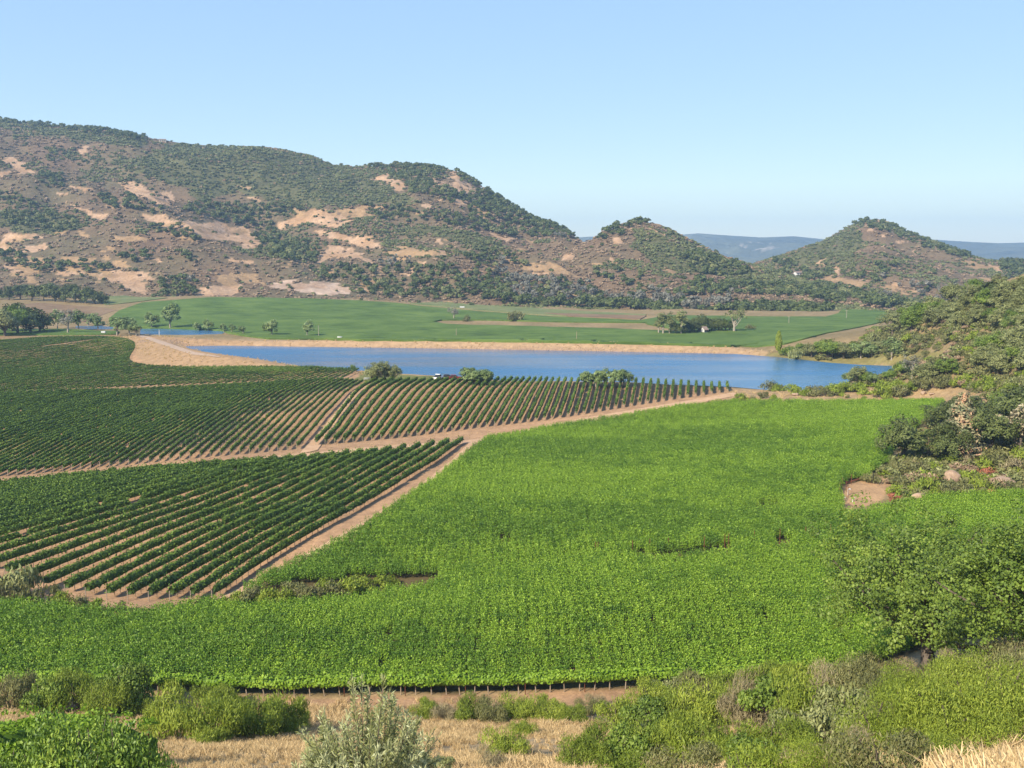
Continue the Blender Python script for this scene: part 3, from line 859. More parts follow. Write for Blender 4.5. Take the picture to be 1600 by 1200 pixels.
def row_foliage(name, path, dens, leaf, mat, seed, wid=.42, h0=.70, h1=1.9, core=.9, shag=1.0, cs=1.0, miss=False):
    g = rs(seed)
    P, s = resample(path, core)
    T = norm(np.gradient(P, axis=0) * (1, 1, 0))
    S = np.stack([T[:, 1], -T[:, 0], 0 * s], 1)
    n = len(P)
    wob = 1 + .28 * shag * (vnoise(s / 1.7, s * 0 + seed, 3) - .5) * 2
    tall = .18 * shag * (vnoise(s / 2.3, s * 0 + seed * 1.7, 5) - .5) * 2
    if shag > 2:
        en = sstep(0, 2.2, s[-1] - s)
        wob = wob * (.3 + .7 * en); tall = tall - (1 - en) * .9
    hole = sstep(.10, .05, vnoise(s / 1.5, s * 0 + seed * 2.3, 12)) if miss else s * 0
    wob = wob * (1 - .9 * hole); tall = tall - .9 * hole
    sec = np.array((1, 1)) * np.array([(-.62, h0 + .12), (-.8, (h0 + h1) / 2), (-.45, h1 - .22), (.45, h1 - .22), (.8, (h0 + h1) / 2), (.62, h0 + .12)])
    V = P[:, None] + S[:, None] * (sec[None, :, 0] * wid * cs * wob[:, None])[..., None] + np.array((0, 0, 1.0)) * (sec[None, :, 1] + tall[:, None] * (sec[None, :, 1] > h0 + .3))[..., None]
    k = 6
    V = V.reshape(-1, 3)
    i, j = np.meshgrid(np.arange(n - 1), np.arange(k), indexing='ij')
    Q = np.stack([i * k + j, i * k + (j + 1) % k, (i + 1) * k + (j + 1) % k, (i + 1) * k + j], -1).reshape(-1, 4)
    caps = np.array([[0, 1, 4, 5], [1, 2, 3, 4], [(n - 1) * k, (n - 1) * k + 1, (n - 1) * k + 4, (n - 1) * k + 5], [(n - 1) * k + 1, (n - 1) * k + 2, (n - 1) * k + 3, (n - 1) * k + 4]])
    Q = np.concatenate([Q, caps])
    m = int(s[-1] * dens)
    # vines grow unevenly along the wire
    u = np.sort(g.uniform(0, s[-1], m))
    th = g.uniform(-.25 * math.pi, 1.25 * math.pi, m)
    rr = g.uniform(.75, 1.18, m) * np.interp(u, s, wob)
    shoot = g.uniform(size=m) < .07
    a = np.cos(th) * wid * rr
    b = (h0 + h1) / 2 + np.sin(th) * (h1 - h0) / 2 * np.minimum(rr, 1.1) + np.interp(u, s, tall)
    b = np.where(shoot, h1 + g.uniform(-.05, .32, m), b)
    C = np.stack([np.interp(u, s, P[:, q]) for q in range(3)], 1)
    Su = norm(np.stack([np.interp(u, s, S[:, q]) for q in range(3)], 1))
    Tu = np.stack([-Su[:, 1], Su[:, 0], 0 * u], 1)
    C2 = C + Su * a[:, None] + np.array((0, 0, 1.0)) * b[:, None]
    N = Su * np.cos(th)[:, None] + np.array((0, 0, 1.0)) * (np.sin(th)[:, None] * .9 + .15) + g.normal(size=(m, 3)) * .5
    hl = leaf * g.uniform(.65, 1.35, m)
    kp = np.interp(u, s, hole) < .4
    C2, N, hl, u = C2[kp], N[kp], hl[kp], u[kp]
    m = len(u)
    LV, LQ = leaves(C2, N, hl, hl * .75, g)
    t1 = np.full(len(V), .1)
    t2 = np.repeat(np.clip(.22 + .35 * vnoise(u / 2.5, u * 0 + seed * 3.1, 8) + g.uniform(0, .4, m), 0, 1), 4)
    VV, QQ = join([(V, Q), (LV, LQ)])
    return new_mesh(name, VV, QQ, mat, tint=np.concatenate([t1, t2]))

def row_stakes(name, path, step, rad, h, mat, seed):
    P, s = resample(path, step)
    g = rs(seed)
    P = P[1:-1] + g.normal(size=(len(P) - 2, 3)) * (.06, .06, 0)
    n = len(P)
    C = P + np.array((0, 0, h / 2 - .1))
    return new_mesh(name, *boxes(C, np.tile((rad, rad, h / 2 + .1), (n, 1))), mat)

def post_mesh(name, h, r, mat, k=6, lean=0.0):
    s = np.linspace(0, 1, 4)
    V, Q = tube(np.stack([s * lean, s * 0, -.25 + (h + .25) * s], 1), r * (1.08 - .12 * s), k)
    top = len(V) - k
    F2 = [tuple(q) for q in Q] + [tuple(range(top, top + k))]
    return new_mesh(name, V, F2, mat)
ME_ENDPOST = post_mesh("end_post", 1.45, .06, M_WOOD)

def spline(x, Y, q):
    """natural cubic spline through (x, Y) at q"""
    n = len(x); h = np.diff(x)
    A = np.eye(n); b = np.zeros_like(Y)
    for i in range(1, n - 1):
        A[i, i - 1], A[i, i], A[i, i + 1] = h[i - 1], 2 * (h[i - 1] + h[i]), h[i]
        b[i] = 6 * ((Y[i + 1] - Y[i]) / h[i] - (Y[i] - Y[i - 1]) / h[i - 1])
    M = np.linalg.solve(A, b)
    i = np.clip(np.searchsorted(x, q) - 1, 0, n - 2)
    a, c, hh = (x[i + 1] - q)[:, None], (q - x[i])[:, None], h[i][:, None]
    return M[i] * a ** 3 / (6 * hh) + M[i + 1] * c ** 3 / (6 * hh) + (Y[i] / hh - M[i] * hh / 6) * a + (Y[i + 1] / hh - M[i + 1] * hh / 6) * c

def guides_to_rows(guides, ks, npt=18):
    kk = sorted(guides)
    G = []
    for k in kk:
        p = np.array(guides[k], float)
        d = np.concatenate([[0], np.cumsum(np.hypot(*np.diff(p, axis=0).T))])
        s = np.linspace(0, d[-1], 40)
        q = np.stack([np.interp(s, d, p[:, 0]), np.interp(s, d, p[:, 1])], 1)
        # round the corners of the traced line
        for _ in range(4):
            q[1:-1] = (q[:-2] + 2 * q[1:-1] + q[2:]) / 4
        s2 = np.linspace(0, 39, npt)
        G.append(np.stack([np.interp(s2, np.arange(40), q[:, 0]), np.interp(s2, np.arange(40), q[:, 1])], 1))
    G = np.array(G)
    A = spline(np.array(kk, float), G.reshape(len(kk), -1), np.array(ks, float)).reshape(len(ks), npt, 2)
    W = on_ground(A[..., 0].ravel(), A[..., 1].ravel()).reshape(A.shape[0], npt, 3)
    # the pixel tracing is noisy in depth: smooth the rows in plan
    for _ in range(3):
        W[:, 1:-1, :2] = (W[:, :-2, :2] + 2 * W[:, 1:-1, :2] + W[:, 2:, :2]) / 4
    W[..., 2] = Hf(W[..., 0], W[..., 1])
    return W

BLOCK_A = {0: [(334, 936), (400, 888), (500, 832), (600, 772), (680, 724), (722, 693)], 7: [(105, 927), (160, 899), (219, 870), (312, 831), (400, 792), (500, 744), (566, 713)],
           13: [(-60, 872), (0, 855), (62, 837), (156, 809), (250, 779), (344, 750), (432, 724)], 20: [(-120, 836), (-60, 820), (0, 803), (62, 787), (125, 771), (187, 755), (277, 736)],
           28: [(-180, 824), (-120, 808), (-60, 790), (0, 774), (40, 764), (80, 755)], 36: [(-330, 824), (-270, 805), (-200, 790), (-160, 783), (-130, 777)]}
BLOCK_B = {0: [(464, 702), (494, 668), (525, 633), (547, 609), (567, 599)], 8: [(345, 713), (390, 669), (437, 632), (469, 609), (504, 596)], 17: [(203, 727), (266, 683), (328, 647), (375, 621), (426, 601)],
           31: [(0, 745), (94, 697), (187, 657), (266, 628), (334, 606)], 45: [(-205, 758), (-95, 706), (15, 668), (110, 639), (204, 612)], 60: [(-430, 770), (-290, 712), (-165, 672), (-50, 641), (62, 615)], 74: [(-640, 785), (-480, 720), (-330, 676), (-200, 644), (-100, 624)]}
BLOCK_C = {0: [(494, 696), (525, 660), (547, 629), (566, 607), (590, 597)], 11: [(652, 681), (675, 650), (699, 618), (712, 603), (724, 597)], 18: [(747, 669), (761, 647), (777, 621), (790, 604), (800, 596)],
           26: [(850, 657), (857, 640), (864, 622), (870, 605), (874, 597)], 35: [(962, 639), (965, 627), (968, 613), (970, 603), (971, 598)], 49: [(1137, 612), (1137, 610), (1136, 608), (1136, 605), (1135, 602)]}
BLOCK_D = {0: [(529, 596), (545, 588), (561, 580)], 15: [(339, 603), (380, 593), (420, 584), (480, 577)], 25: [(208, 608), (270, 595), (330, 584), (400, 576)], 44: [(-26, 617), (60, 599), (150, 583), (222, 572)],
           60: [(-210, 622), (-80, 600), (40, 582), (130, 568), (208, 552)], 80: [(-450, 640), (-250, 600), (-60, 566), (80, 545), (188, 530)], 98: [(-600, 620), (-400, 588), (-200, 558), (-40, 538), (70, 529)]}
n_rows = {}
def build_block(code, guides, ks, dens, leaf, label, group, stakes=None, wid=.42, h1=1.9, core=.9, post=True, h0=.7):
    W = guides_to_rows(guides, ks)
    for q, k in enumerate(ks):
        path = W[q]
        vis = np.where(project(path)[0] > -90)[0]
        if len(vis) < 3: continue
        path = path[vis[0]:vis[-1] + 1]
        L = np.linalg.norm(np.diff(path, axis=0), axis=1).sum()
        if L < 2.5: continue
        o = np.array(path[0])
        root = thing("vine_row", label % ordinal(q + 1), "vine row", o, group=group)
        rel = path - o
        obj("foliage", row_foliage("foliage", rel, dens, leaf, M_VINE, code * 500 + q, wid=wid, h1=h1, core=core, h0=h0, miss=post), root)
        if stakes:
            st = obj("stakes", row_stakes("stakes", rel, stakes, .035, .85, M_WOOD, q), root)
            tag(st, kind="stuff")
        if post:
            for e in (0, -1):
                t = rel[e] - rel[1 if e == 0 else -2]
                t = t / (np.linalg.norm(t) + 1e-6)
                p = obj("end_post", ME_ENDPOST, root, rel[e] + t * .5)
build_block(1, BLOCK_A, list(range(0, 37)), 58, .17, "%s vine row from the pale track in the lower left block", "vine rows of the lower left block", stakes=1.6, core=.6, wid=.5, h1=1.95)
build_block(2, BLOCK_B, list(range(0, 75)), 40, .135, "%s vine row left of the short link track in the middle left block", "vine rows of the middle left block", stakes=3.2, wid=.25, h1=1.6)
build_block(3, BLOCK_C, list(range(0, 50)), 40, .17, "%s vine row from the left in the fan-shaped block below the lake", "vine rows of the block below the lake", stakes=2.4, wid=.33)
build_block(4, BLOCK_D, list(range(0, 99)), 22, .15, "%s vine row counted leftwards from the round tree in the upper left block", "vine rows of the upper left block", wid=.18, h1=1.35, core=1.2, post=False)

# ------------------------------------------------------------------ the big bright vineyard: one closed canopy
def vine_clump(seed, n=620, mat=None):
    g = rs(seed)
    x = g.uniform(-.85, .85, n)
    th = g.uniform(-.3 * math.pi, 1.3 * math.pi, n)
    rr = g.uniform(.55, 1.15, n)
    y = np.cos(th) * .8 * rr
    z = 1.28 + np.sin(th) * .62 * rr + .1 * np.sin(x * 4 + seed)
    sh = g.uniform(size=n) < .14
    z = np.where(sh, g.uniform(1.8, 2.35, n), z)
    C = np.stack([x, y, z], 1)
    N = np.stack([g.normal(size=n) * .5, np.cos(th) * .8, np.sin(th) * .8 + .35], 1) + g.normal(size=(n, 3)) * .45
    hl = .085 * g.uniform(.5, 1.5, n)
    V, Q = leaves(C, N, hl, hl * .7, g, up=np.array((0, 0, .8)))
    t = np.clip(g.uniform(.15, .85, n) + np.where(sh, .15, 0), 0, 1)
    return loose("vine_clump", new_mesh("vine_clump", V, Q, mat or M_VINE_NEAR, tint=np.repeat(t, 4)))
clumps_near = [vine_clump(60 + k) for k in range(4)] + [vine_clump(70 + k, mat=M_VINE_DEEP) for k in range(4)]
g = rs(77)
rows_y = np.arange(60, 300, 1.95)
pts = []
for q, yv in enumerate(rows_y):
    xs = np.arange(-120, 160, 1.15) + g.uniform(-.2, .2)
    bow = .0012 * (xs + 20) ** 2 + .035 * xs
    pts.append(np.stack([xs + g.uniform(-.2, .2, len(xs)), yv + bow + g.normal(size=len(xs)) * .1], 1))
pts = np.concatenate(pts)
P3 = np.stack([pts[:, 0], pts[:, 1], Hf(pts[:, 0], pts[:, 1])], 1)
px, py = project(P3 + (0, 0, .3))
keep = in_poly(px, py, CANOPY_PX) & ~in_poly(px, py, CREEK_PX)
for gp in GAPS_PX: keep &= ~in_poly(px, py, gp)
keep &= (px > -120) & (px < 1720)
fr_y = interp(px, [(-140, 1072), (0, 1074), (400, 1083), (800, 1079), (1000, 1071), (1243, 1058)])
keep &= (py < fr_y - 9) | (px > 1245)
keep &= g.uniform(size=len(px)) > .006
P3 = P3[keep]
vigour = 1 + .09 * fbm(P3[:, 0], P3[:, 1], 16, 3, 55)
canopy = scatter("vineyard_canopy", P3, clumps_near, g.uniform(-.12, .12, len(P3)) + np.where(g.uniform(size=len(P3)) < .5, math.pi, 0), vigour * g.uniform(.93, 1.08, len(P3)), g.randint(0, 4, len(P3)) + 4 * (fbm(P3[:, 0] * .35, P3[:, 1] + P3[:, 0] * .1, 17, 4, 57) * 1.3 + g.normal(size=len(P3)) * .2 > .05))
tag(canopy, "bright green closed vine canopy filling the near slope", "vineyard", kind="stuff")

# front row of it, with its trunks and stakes in view
fx = np.linspace(-140, 1243, 60)
fy = interp(fx, [(-140, 1076), (0, 1078), (400, 1088), (800, 1084), (1000, 1076), (1243, 1063)])
FR = on_ground(fx, fy)
for _ in range(6): FR[1:-1, :2] = (FR[:-2, :2] + 2 * FR[1:-1, :2] + FR[2:, :2]) / 4
FR[:, 2] = Hf(FR[:, 0], FR[:, 1])
root = thing("vine_row", "bright green front vine row with bare trunks and stakes along the near dirt strip", "vine row", FR[0])
rel = FR - FR[0]
obj("foliage", row_foliage("foliage", rel, 120, .15, M_VINE_NEAR, 9001, wid=.55, h0=1.0, h1=2.15, core=.6), root)
ME_TRUNK = post_mesh("trunk", 1.2, .055, M_WOOD, k=5, lean=.06)
ME_RSTAKE = post_mesh("stake", 1.5, .04, M_RUST, k=4)
Pq, sq = resample(rel, 1.55)
for i in range(1, len(Pq)):
    o = obj("trunk", ME_TRUNK, root, Pq[i] + g.normal(size=3) * (.1, .05, 0))
    o.rotation_euler = (g.normal() * .08, g.normal() * .08, g.uniform(0, 6))
    if i % 4 == 1:
        obj("stake", ME_RSTAKE, root, Pq[i] + (.55, -.25, 0))

# rusty stakes standing above the canopy where vines are missing
sp = [(988, 872), (1015, 869), (1044, 868), (1100, 866), (1132, 862), (1138, 861), (1178, 857), (1218, 853), (1258, 850), (934, 874), (930, 874), (1297, 846)]
for i, (x, y) in enumerate(sorted(sp)):
    p = on_ground(x, y)[0]
    o = obj("vine_stake", post_mesh("vine_stake", 2.7, .05, M_RUST, k=5), loc=p)
    tag(o, "%s rusty stake from the left standing above the bright vine canopy" % ordinal(i + 1), "stake", "rusty stakes above the near canopy")

# ------------------------------------------------------------------ far vineyard fields beyond the lake
def field_mat(name, c1, c2, c3):
    m, nt, out = nodes_of(name)
    L = nt.links
    geo = nd(nt, "ShaderNodeNewGeometry")
    mp = nd(nt, "ShaderNodeMapping")
    mp.inputs["Scale"].default_value = (.22, 1.0, 1.0)
    mp.inputs["Rotation"].default_value = (0, 0, R(8))
    L.new(geo.outputs["Position"], mp.inputs[0])
    n1 = nd(nt, "ShaderNodeTexNoise", i_Scale=.32, i_Detail=5.0, i_Roughness=.7)
    n2 = nd(nt, "ShaderNodeTexNoise", i_Scale=.035, i_Detail=6.0, i_Roughness=.65)
    L.new(mp.outputs[0], n1.inputs["Vector"]); L.new(geo.outputs["Position"], n2.inputs["Vector"])
    ad = nd(nt, "ShaderNodeMath", operation='MULTIPLY_ADD', i_1=.6)
    L.new(n2.outputs["Fac"], ad.inputs[0])
    ml = nd(nt, "ShaderNodeMath", operation='MULTIPLY', i_1=.6)
    L.new(n1.outputs["Fac"], ml.inputs[0]); L.new(ml.outputs[0], ad.inputs[2])
    c = ramp(nt, ad.outputs[0], [(.44, c1), (.58, c2), (.72, c3)])
    p = nd(nt, "ShaderNodeBsdfPrincipled", i_Roughness=.8)
    p.inputs["Specular IOR Level"].default_value = .1
    b = nd(nt, "ShaderNodeBump", i_Strength=1.0, i_Distance=.9)
    L.new(n1.outputs["Fac"], b.inputs["Height"]); L.new(b.outputs[0], p.inputs["Normal"])
    L.new(c, p.inputs["Base Color"]); L.new(p.outputs[0], out.inputs[0])
    return m
M_FIELD = field_mat("far_vine_field", (.042, .074, .016), (.078, .128, .024), (.115, .168, .036))
M_FIELD_PALE = field_mat("young_vine_field", (.085, .11, .04), (.14, .165, .06), (.20, .19, .085))
M_FALLOW = field_mat("fallow_field", (.13, .085, .05), (.19, .125, .07), (.24, .165, .095))
fields = [
    ([(170, 497), (186, 485), (222, 472), (330, 464), (480, 466), (560, 469), (620, 473), (660, 478), (750, 486), (860, 494), (1000, 500), (1010, 503), (880, 502), (760, 499), (690, 499), (676, 502), (700, 506), (860, 510), (1020, 515), (1140, 521), (1185, 535), (1150, 539.5), (1000, 535.5), (800, 532), (600, 530), (420, 528), (385, 524), (355, 519), (345, 515.5), (300, 513.5), (222, 511.5), (172, 508)],
     M_FIELD, "deep green far vineyard field beyond the lake below the ridge", .9),
    ([(1000, 500), (1045, 492), (1190, 494), (1290, 494.5), (1310, 489), (1318, 479), (1345, 480), (1392, 488), (1400, 498), (1340, 511), (1290, 520), (1225, 537), (1180, 541), (1140, 538.5), (1120, 532), (1110, 522), (1060, 515), (1012, 506)], M_FIELD, "deep green far vineyard field right of the eucalyptus grove", .6),
    ([(140, 463), (165, 458), (215, 464), (262, 465), (215, 471), (188, 474), (165, 476)], M_FIELD_PALE, "pale green small field beside the dark oak row at the ridge foot", .5),
    ([(0, 428), (40, 434), (72, 443), (30, 447), (0, 448)], M_FIELD_PALE, "pale green sloping field above the dark oak row at the frame edge", .5),
    ([(640, 474), (700, 470), (760, 476), (900, 485), (1010, 491), (1000, 499), (860, 492.5), (750, 484.5), (660, 476)], M_FIELD_PALE, "pale young vineyard strip below the dark tree line", .4),
    ([(20, 477), (60, 473), (160, 480), (182, 484), (160, 492), (130, 503), (60, 496)], M_FALLOW, "brown fallow field behind the pale trees at the pond", .15),
    ([(850, 488.5), (1010, 493), (1000, 498.5), (900, 495)], M_FALLOW, "brown ploughed strip beside the pale young vineyard", .6),
    ([(-30, 512.5), (118, 514), (150, 516), (186, 517), (182, 521.5), (100, 522.5), (-30, 523)], M_FIELD, "narrow green field strip between the pond and the upper left vines", .6)]
for poly, mt, lab, lift in fields:
    o = drape("vineyard_field" if mt is not M_FALLOW else "fallow_field", poly, 8, 2, lift, mt, skirt=lift + .4, noise=.25 * lift, ns=12)
    tag(o, lab, "field", kind="stuff")

# ------------------------------------------------------------------ tree and shrub kinds (about 10 m tall trees, 1 m shrubs; scaled when placed)
TREE = {}
def tree_kind(key, seed, mat, bark, rx, rz, zc, th, tr, n=3, **kw):
    TREE[key] = []
    for k in range(n):
        cm, tips = crown_mesh(key + "_crown", seed + k, mat, rx, rz, zc, **kw)
        tm = trunk_mesh(key + "_trunk", seed + k, bark, th, tr, tips)
        TREE[key].append((cm, tm))
tree_kind("oak", 10, M_OAK, M_BARK, 5.4, 5.2, 4.4, 3.6, .42, n=4, clumps=84, per=40, leaf=.36, cr=1.25, lobes=7)
tree_kind("olive", 20, M_OLIVE, M_BARK, 5.8, 5.2, 4.6, 3.6, .4, n=4, clumps=90, per=56, leaf=.27, cr=1.2, lobes=10)
tree_kind("pale", 30, M_PALE, M_BARK_PALE, 4.2, 5.4, 4.3, 4.2, .26, n=4, clumps=64, per=34, leaf=.36, cr=1.0, lobes=5)
tree_kind("grey", 40, M_GRAY, M_BARK_PALE, 3.4, 4.6, 5.4, 6.0, .3, n=3, clumps=34, per=30, leaf=.34, cr=.95, lobes=6, aspect=.3)
tree_kind("euc", 50, M_OLIVE, M_BARK_PALE, 2.2, 4.6, 5.6, 6.5, .26, n=3, clumps=34, per=32, leaf=.34, cr=.85, lobes=6, aspect=.35)
tree_kind("bushoak", 80, M_OAK, M_BARK, 5.8, 5.4, 4.2, 4.0, .4, n=4, clumps=110, per=70, leaf=.23, cr=1.2, lobes=11)
tree_kind("gum", 55, M_OLIVE, M_BARK_PALE, 5.6, 3.2, 7.0, 4.6, .5, n=1, clumps=40, per=30, leaf=.38, cr=1.1, lobes=8, aspect=.4)
tree_kind("green", 60, M_OAK_BRIGHT, M_BARK, 5.2, 5.0, 4.6, 3.6, .4, n=3, clumps=80, per=56, leaf=.27, cr=1.2, lobes=9)
def poplar(seed):
    g = rs(seed)
    n = 1500
    z = g.uniform(.6, 10, n)
    r = 1.55 * np.sin(np.clip((z - .2) / 10, 0, 1) ** .75 * math.pi) ** .7 * g.uniform(.5, 1.05, n) + .05
    a = g.uniform(0, 2 * math.pi, n)
    C = np.stack([np.cos(a) * r, np.sin(a) * r, z], 1)
    N = np.stack([np.cos(a), np.sin(a), 0 * a + .4], 1) + g.normal(size=(n, 3)) * .5
    V, Q = leaves(C, N, .36 * g.uniform(.6, 1.3, n), .2, g, up=np.array((0, 0, 1.0)))
    cm = new_mesh("poplar_crown", V, Q, M_BRUSH, tint=np.repeat(np.clip(.3 + g.uniform(0, .6, n), 0, 1), 4))
    return cm, trunk_mesh("poplar_trunk", seed, M_BARK, 5, .25, np.array([[0, 0, 8.5]]), limbs=1)
TREE["poplar"] = [poplar(3)]

def brush_mesh(name, seed, mat, n=900, leaf=.075, up=.8, sq=.75, lump=7, asp=.38, nz=.6):
    """1 m shrub: lumpy dome of upright sprigs"""
    g = rs(seed)
    lc = np.concatenate([[[0, 0, .42]], np.stack([g.uniform(-.55, .55, lump), g.uniform(-.55, .55, lump), g.uniform(.1, .5, lump)], 1)])
    lr = np.concatenate([[.5], g.uniform(.24, .42, lump)])
    k = g.randint(0, len(lc), n)
    d = norm(g.normal(size=(n, 3)))
    d[:, 2] = np.abs(d[:, 2]) * np.where(g.uniform(size=n) < .85, 1, -.5)
    C = lc[k] + d * (lr[k] * g.uniform(.5, 1.08, n))[:, None] * (1, 1, sq)
    C[:, 2] = np.maximum(C[:, 2], .02)
    N = d + g.normal(size=(n, 3)) * nz + (0, 0, .1 + .5 * (nz < .4))
    hl = leaf * g.uniform(.6, 1.4, n)
    V, Q = leaves(C, N, hl, hl * asp, g, up=np.array((0, 0, up)) + d * .8)
    ct = g.uniform(.25, .7, len(lc))[k]
    t = np.clip(ct * .6 + g.uniform(0, .5, n), 0, 1)
    return new_mesh(name, V, Q, mat, tint=np.repeat(t, 4))
SHRUB = {"brush": [brush_mesh("brush_leaves", 100 + k, M_BRUSH, 1000) for k in range(4)],
         "olive": [brush_mesh("brush_leaves", 110 + k, M_BRUSH_OLIVE, 1000) for k in range(4)],
         "silver": [brush_mesh("brush_leaves", 120 + k, M_OLIVE, 1000) for k in range(3)],
         "dark": [brush_mesh("brush_leaves", 130 + k, M_OAK_BRIGHT, 1100) for k in range(3)],
         "red": [brush_mesh("brush_leaves", 140, M_RED, 800)],
         "dead": [brush_mesh("brush_twigs", 145 + k, M_DEADTWIG, 900, asp=.12, leaf=.1) for k in range(2)]}
def stems_mesh(seed, mat):
    g = rs(seed)
    parts = []
    for k in range(7):
        a = g.uniform(0, 6.28); r = g.uniform(.2, .5)
        b = np.array((math.cos(a) * r, math.sin(a) * r, g.uniform(.45, .75)))
        uu = np.linspace(0, 1, 4)[:, None]
        parts.append(tube(np.array((0, 0, -.12)) + uu * (b + (0, 0, .12)) + uu * (1 - uu) * g.normal(size=3) * .2, np.linspace(.03, .008, 4), 4))
    return new_mesh("stems", *join(parts), mat)
ME_STEMS = [stems_mesh(k, M_BARK) for k in range(3)]

rg = rs(2024)
pending = {}       # label pattern -> [(object, pixel x)]
def later(o, pattern, px):
    pending.setdefault(pattern, []).append((o, px))

def put_tree(key, px, py, hpx, pattern, group, name="tree", wide=1.0, base=None, cat="tree", k=None):
    p = on_ground(px, py)[0] if base is None else np.array(base)
    h = hpx * p[1] / F
    s = h / 10.0
    var = TREE[key]
    cm, tm = var[rg.randint(len(var)) if k is None else k]
    root = thing(name, None, cat, p, rg.uniform(0, 6.28), (s * wide, s * wide, s), group)
    obj("crown", cm, root); obj("trunk", tm, root)
    later(root, pattern, px)
    return root

def put_shrub(key, px, py, wpx, pattern, group, name="shrub", tall=.75, base=None, k=None):
    p = on_ground(px, py)[0] if base is None else np.array(base)
    w = wpx * p[1] / F
    var = SHRUB[key]
    root = thing(name, None, "shrub", p - np.array((0, 0, .05 * w)), rg.uniform(0, 6.28), (w * .62, w * .62, w * tall * 1.35), group)
    obj("leaves" if key != "dead" else "twigs", var[rg.randint(len(var)) if k is None else k], root)
    obj("stems", ME_STEMS[rg.randint(3)], root)
    later(root, pattern, px)
    return root

def fill(poly, gap_x, gap_y, seed, jitter=.38):
    g = rs(seed)
    xs = [p[0] for p in poly]; ys = [p[1] for p in poly]
    out = []
    for i, y in enumerate(np.arange(min(ys), max(ys), gap_y)):
        for x in np.arange(min(xs) + (i % 2) * gap_x / 2, max(xs), gap_x):
            q = (x + g.uniform(-jitter, jitter) * gap_x, y + g.uniform(-jitter, jitter) * gap_y)
            if in_poly(q[0], q[1], poly): out.append(q)
    return out

# ------------------------------------------------------------------ trees of the middle distance
G_POND = "pale trees around the pond and the levee"
for x, y, h in [(90, 514, 28), (123, 516, 30), (138, 512, 22), (153, 515, 27), (237, 513, 26), (266, 514, 38), (310, 519, 17), (325, 518, 20), (350, 520, 16), (362, 521, 14), (380, 523, 14), (425, 525, 28), (480, 526, 24)]:
    put_tree("pale", x, y, h * 1.25, "%s pale green tree from the left between pond and far field", G_POND, "pale_tree", wide=1.0)
put_tree("grey", 106, 521, 44, "tall grey green tree standing alone beside the dark oak clump", None, "grey_tree", wide=1.0)
for x, y, h in [(183, 524, 36), (202, 522, 34), (213, 525, 24)]:
    put_tree("pale", x, y, h, "%s bushy pale tree from the left at the levee corner", "bushy trees at the levee corner", "bushy_tree", wide=1.25)
for x, y, h, k in [(8, 525, 50, "olive"), (28, 522, 50, "green"), (48, 521, 48, "oak"), (62, 519, 40, "oak"), (-18, 525, 55, "oak"), (20, 518, 54, "oak")]:
    put_tree(k, x, y, h, "%s oak from the left in the clump above the upper left vines", "oaks above the upper left vines", "oak_tree", wide=1.05)
for x, y, h in [(-5, 468, 24), (14, 469, 26), (32, 468, 27), (50, 470, 29), (68, 470, 30), (86, 471, 32), (102, 472, 33), (118, 473, 33), (134, 474, 31), (148, 475, 27), (159, 475, 22), (40, 464, 24), (76, 465, 26), (110, 466, 27)]:
    put_tree("oak", x, y, h, "%s dark oak from the left in the row above the fallow field", "oak row above the fallow field", "oak_tree", wide=1.0)
put_tree("grey", 709, 499, 24, "bare grey tree standing alone in the far vineyard field", None, "grey_tree", wide=1.3)
for x, y, w in [(730, 502, 18), (806, 502, 30), (1171, 515, 16)]:
    put_shrub("olive", x, y, w, "%s rounded bush from the left in the far vineyard field", "bushes in the far field", tall=.6)
G_EUC = "trees of the eucalyptus grove"
for x, y, h, k, w in [(1029, 522, 30, "euc", 1.4), (1036, 523, 42, "euc", 1.2), (1046, 523, 38, "euc", 1.2), (1064, 523, 46, "euc", 1.2), (1078, 521, 26, "oak", 1.0), (1092, 518, 32, "oak", .9), (1103, 517, 22, "green", 1.1), (1112, 518, 24, "oak", 1.0), (1122, 518, 22, "oak", 1.1), (1133, 518, 22, "green", 1.0), (1085, 520, 26, "bushoak", 1.0), (1098, 519, 26, "bushoak", 1.0), (1117, 518, 25, "bushoak", 1.1), (1128, 518, 25, "bushoak", 1.0), (1071, 522, 22, "bushoak", 1.0), (1140, 518, 20, "bushoak", 1.0), (1056, 523, 24, "bushoak", .9)]:
    put_tree(k, x, y, h, "%s tree from the left in the grove beyond the lake", G_EUC, "grove_tree", wide=w)
put_tree("gum", 1147, 519, 38, "big gum tree with forked pale trunk at the end of the grove", None, "gum_tree", wide=1.0)
put_tree("poplar", 1216, 549, 32, "narrow pointed poplar standing alone on the lake shore", None, "poplar_tree", wide=1.15)

# picnic trees between vines and lake
for x, y, h, w, k in [(581, 597, 32, .95, 0), (599, 598, 36, .95, 1), (615, 596, 32, .9, 2)]:
    put_tree("olive", x, y, h, "%s of three crowded round trees by the parked pickup's shore", "round trees on the picnic lawn", "round_tree", wide=w, k=k)
for x, y, h, w in [(727, 600, 33, 1.2), (741, 602, 32, 1.2), (761, 602, 30, 1.25), (752, 600, 29, 1.1)]:
    put_tree("pale", x, y, h, "%s pale tree from the left behind the parked red car", "pale trees behind the cars", "pale_tree", wide=w)
for x, y, h, w in [(917, 604, 34, 1.05), (931, 605, 35, 1.05), (945, 604, 34, 1.05), (960, 605, 35, 1.05), (974, 605, 34, 1.05)]:
    put_tree("pale", x, y, h, "%s tree from the left in the flat-topped row at the water edge", "flat-topped trees at the water edge", "shore_tree", wide=w)
put_shrub("dark", 553, 580, 10, "small dark bush at the far end of the upper left vines", None, tall=1.1)

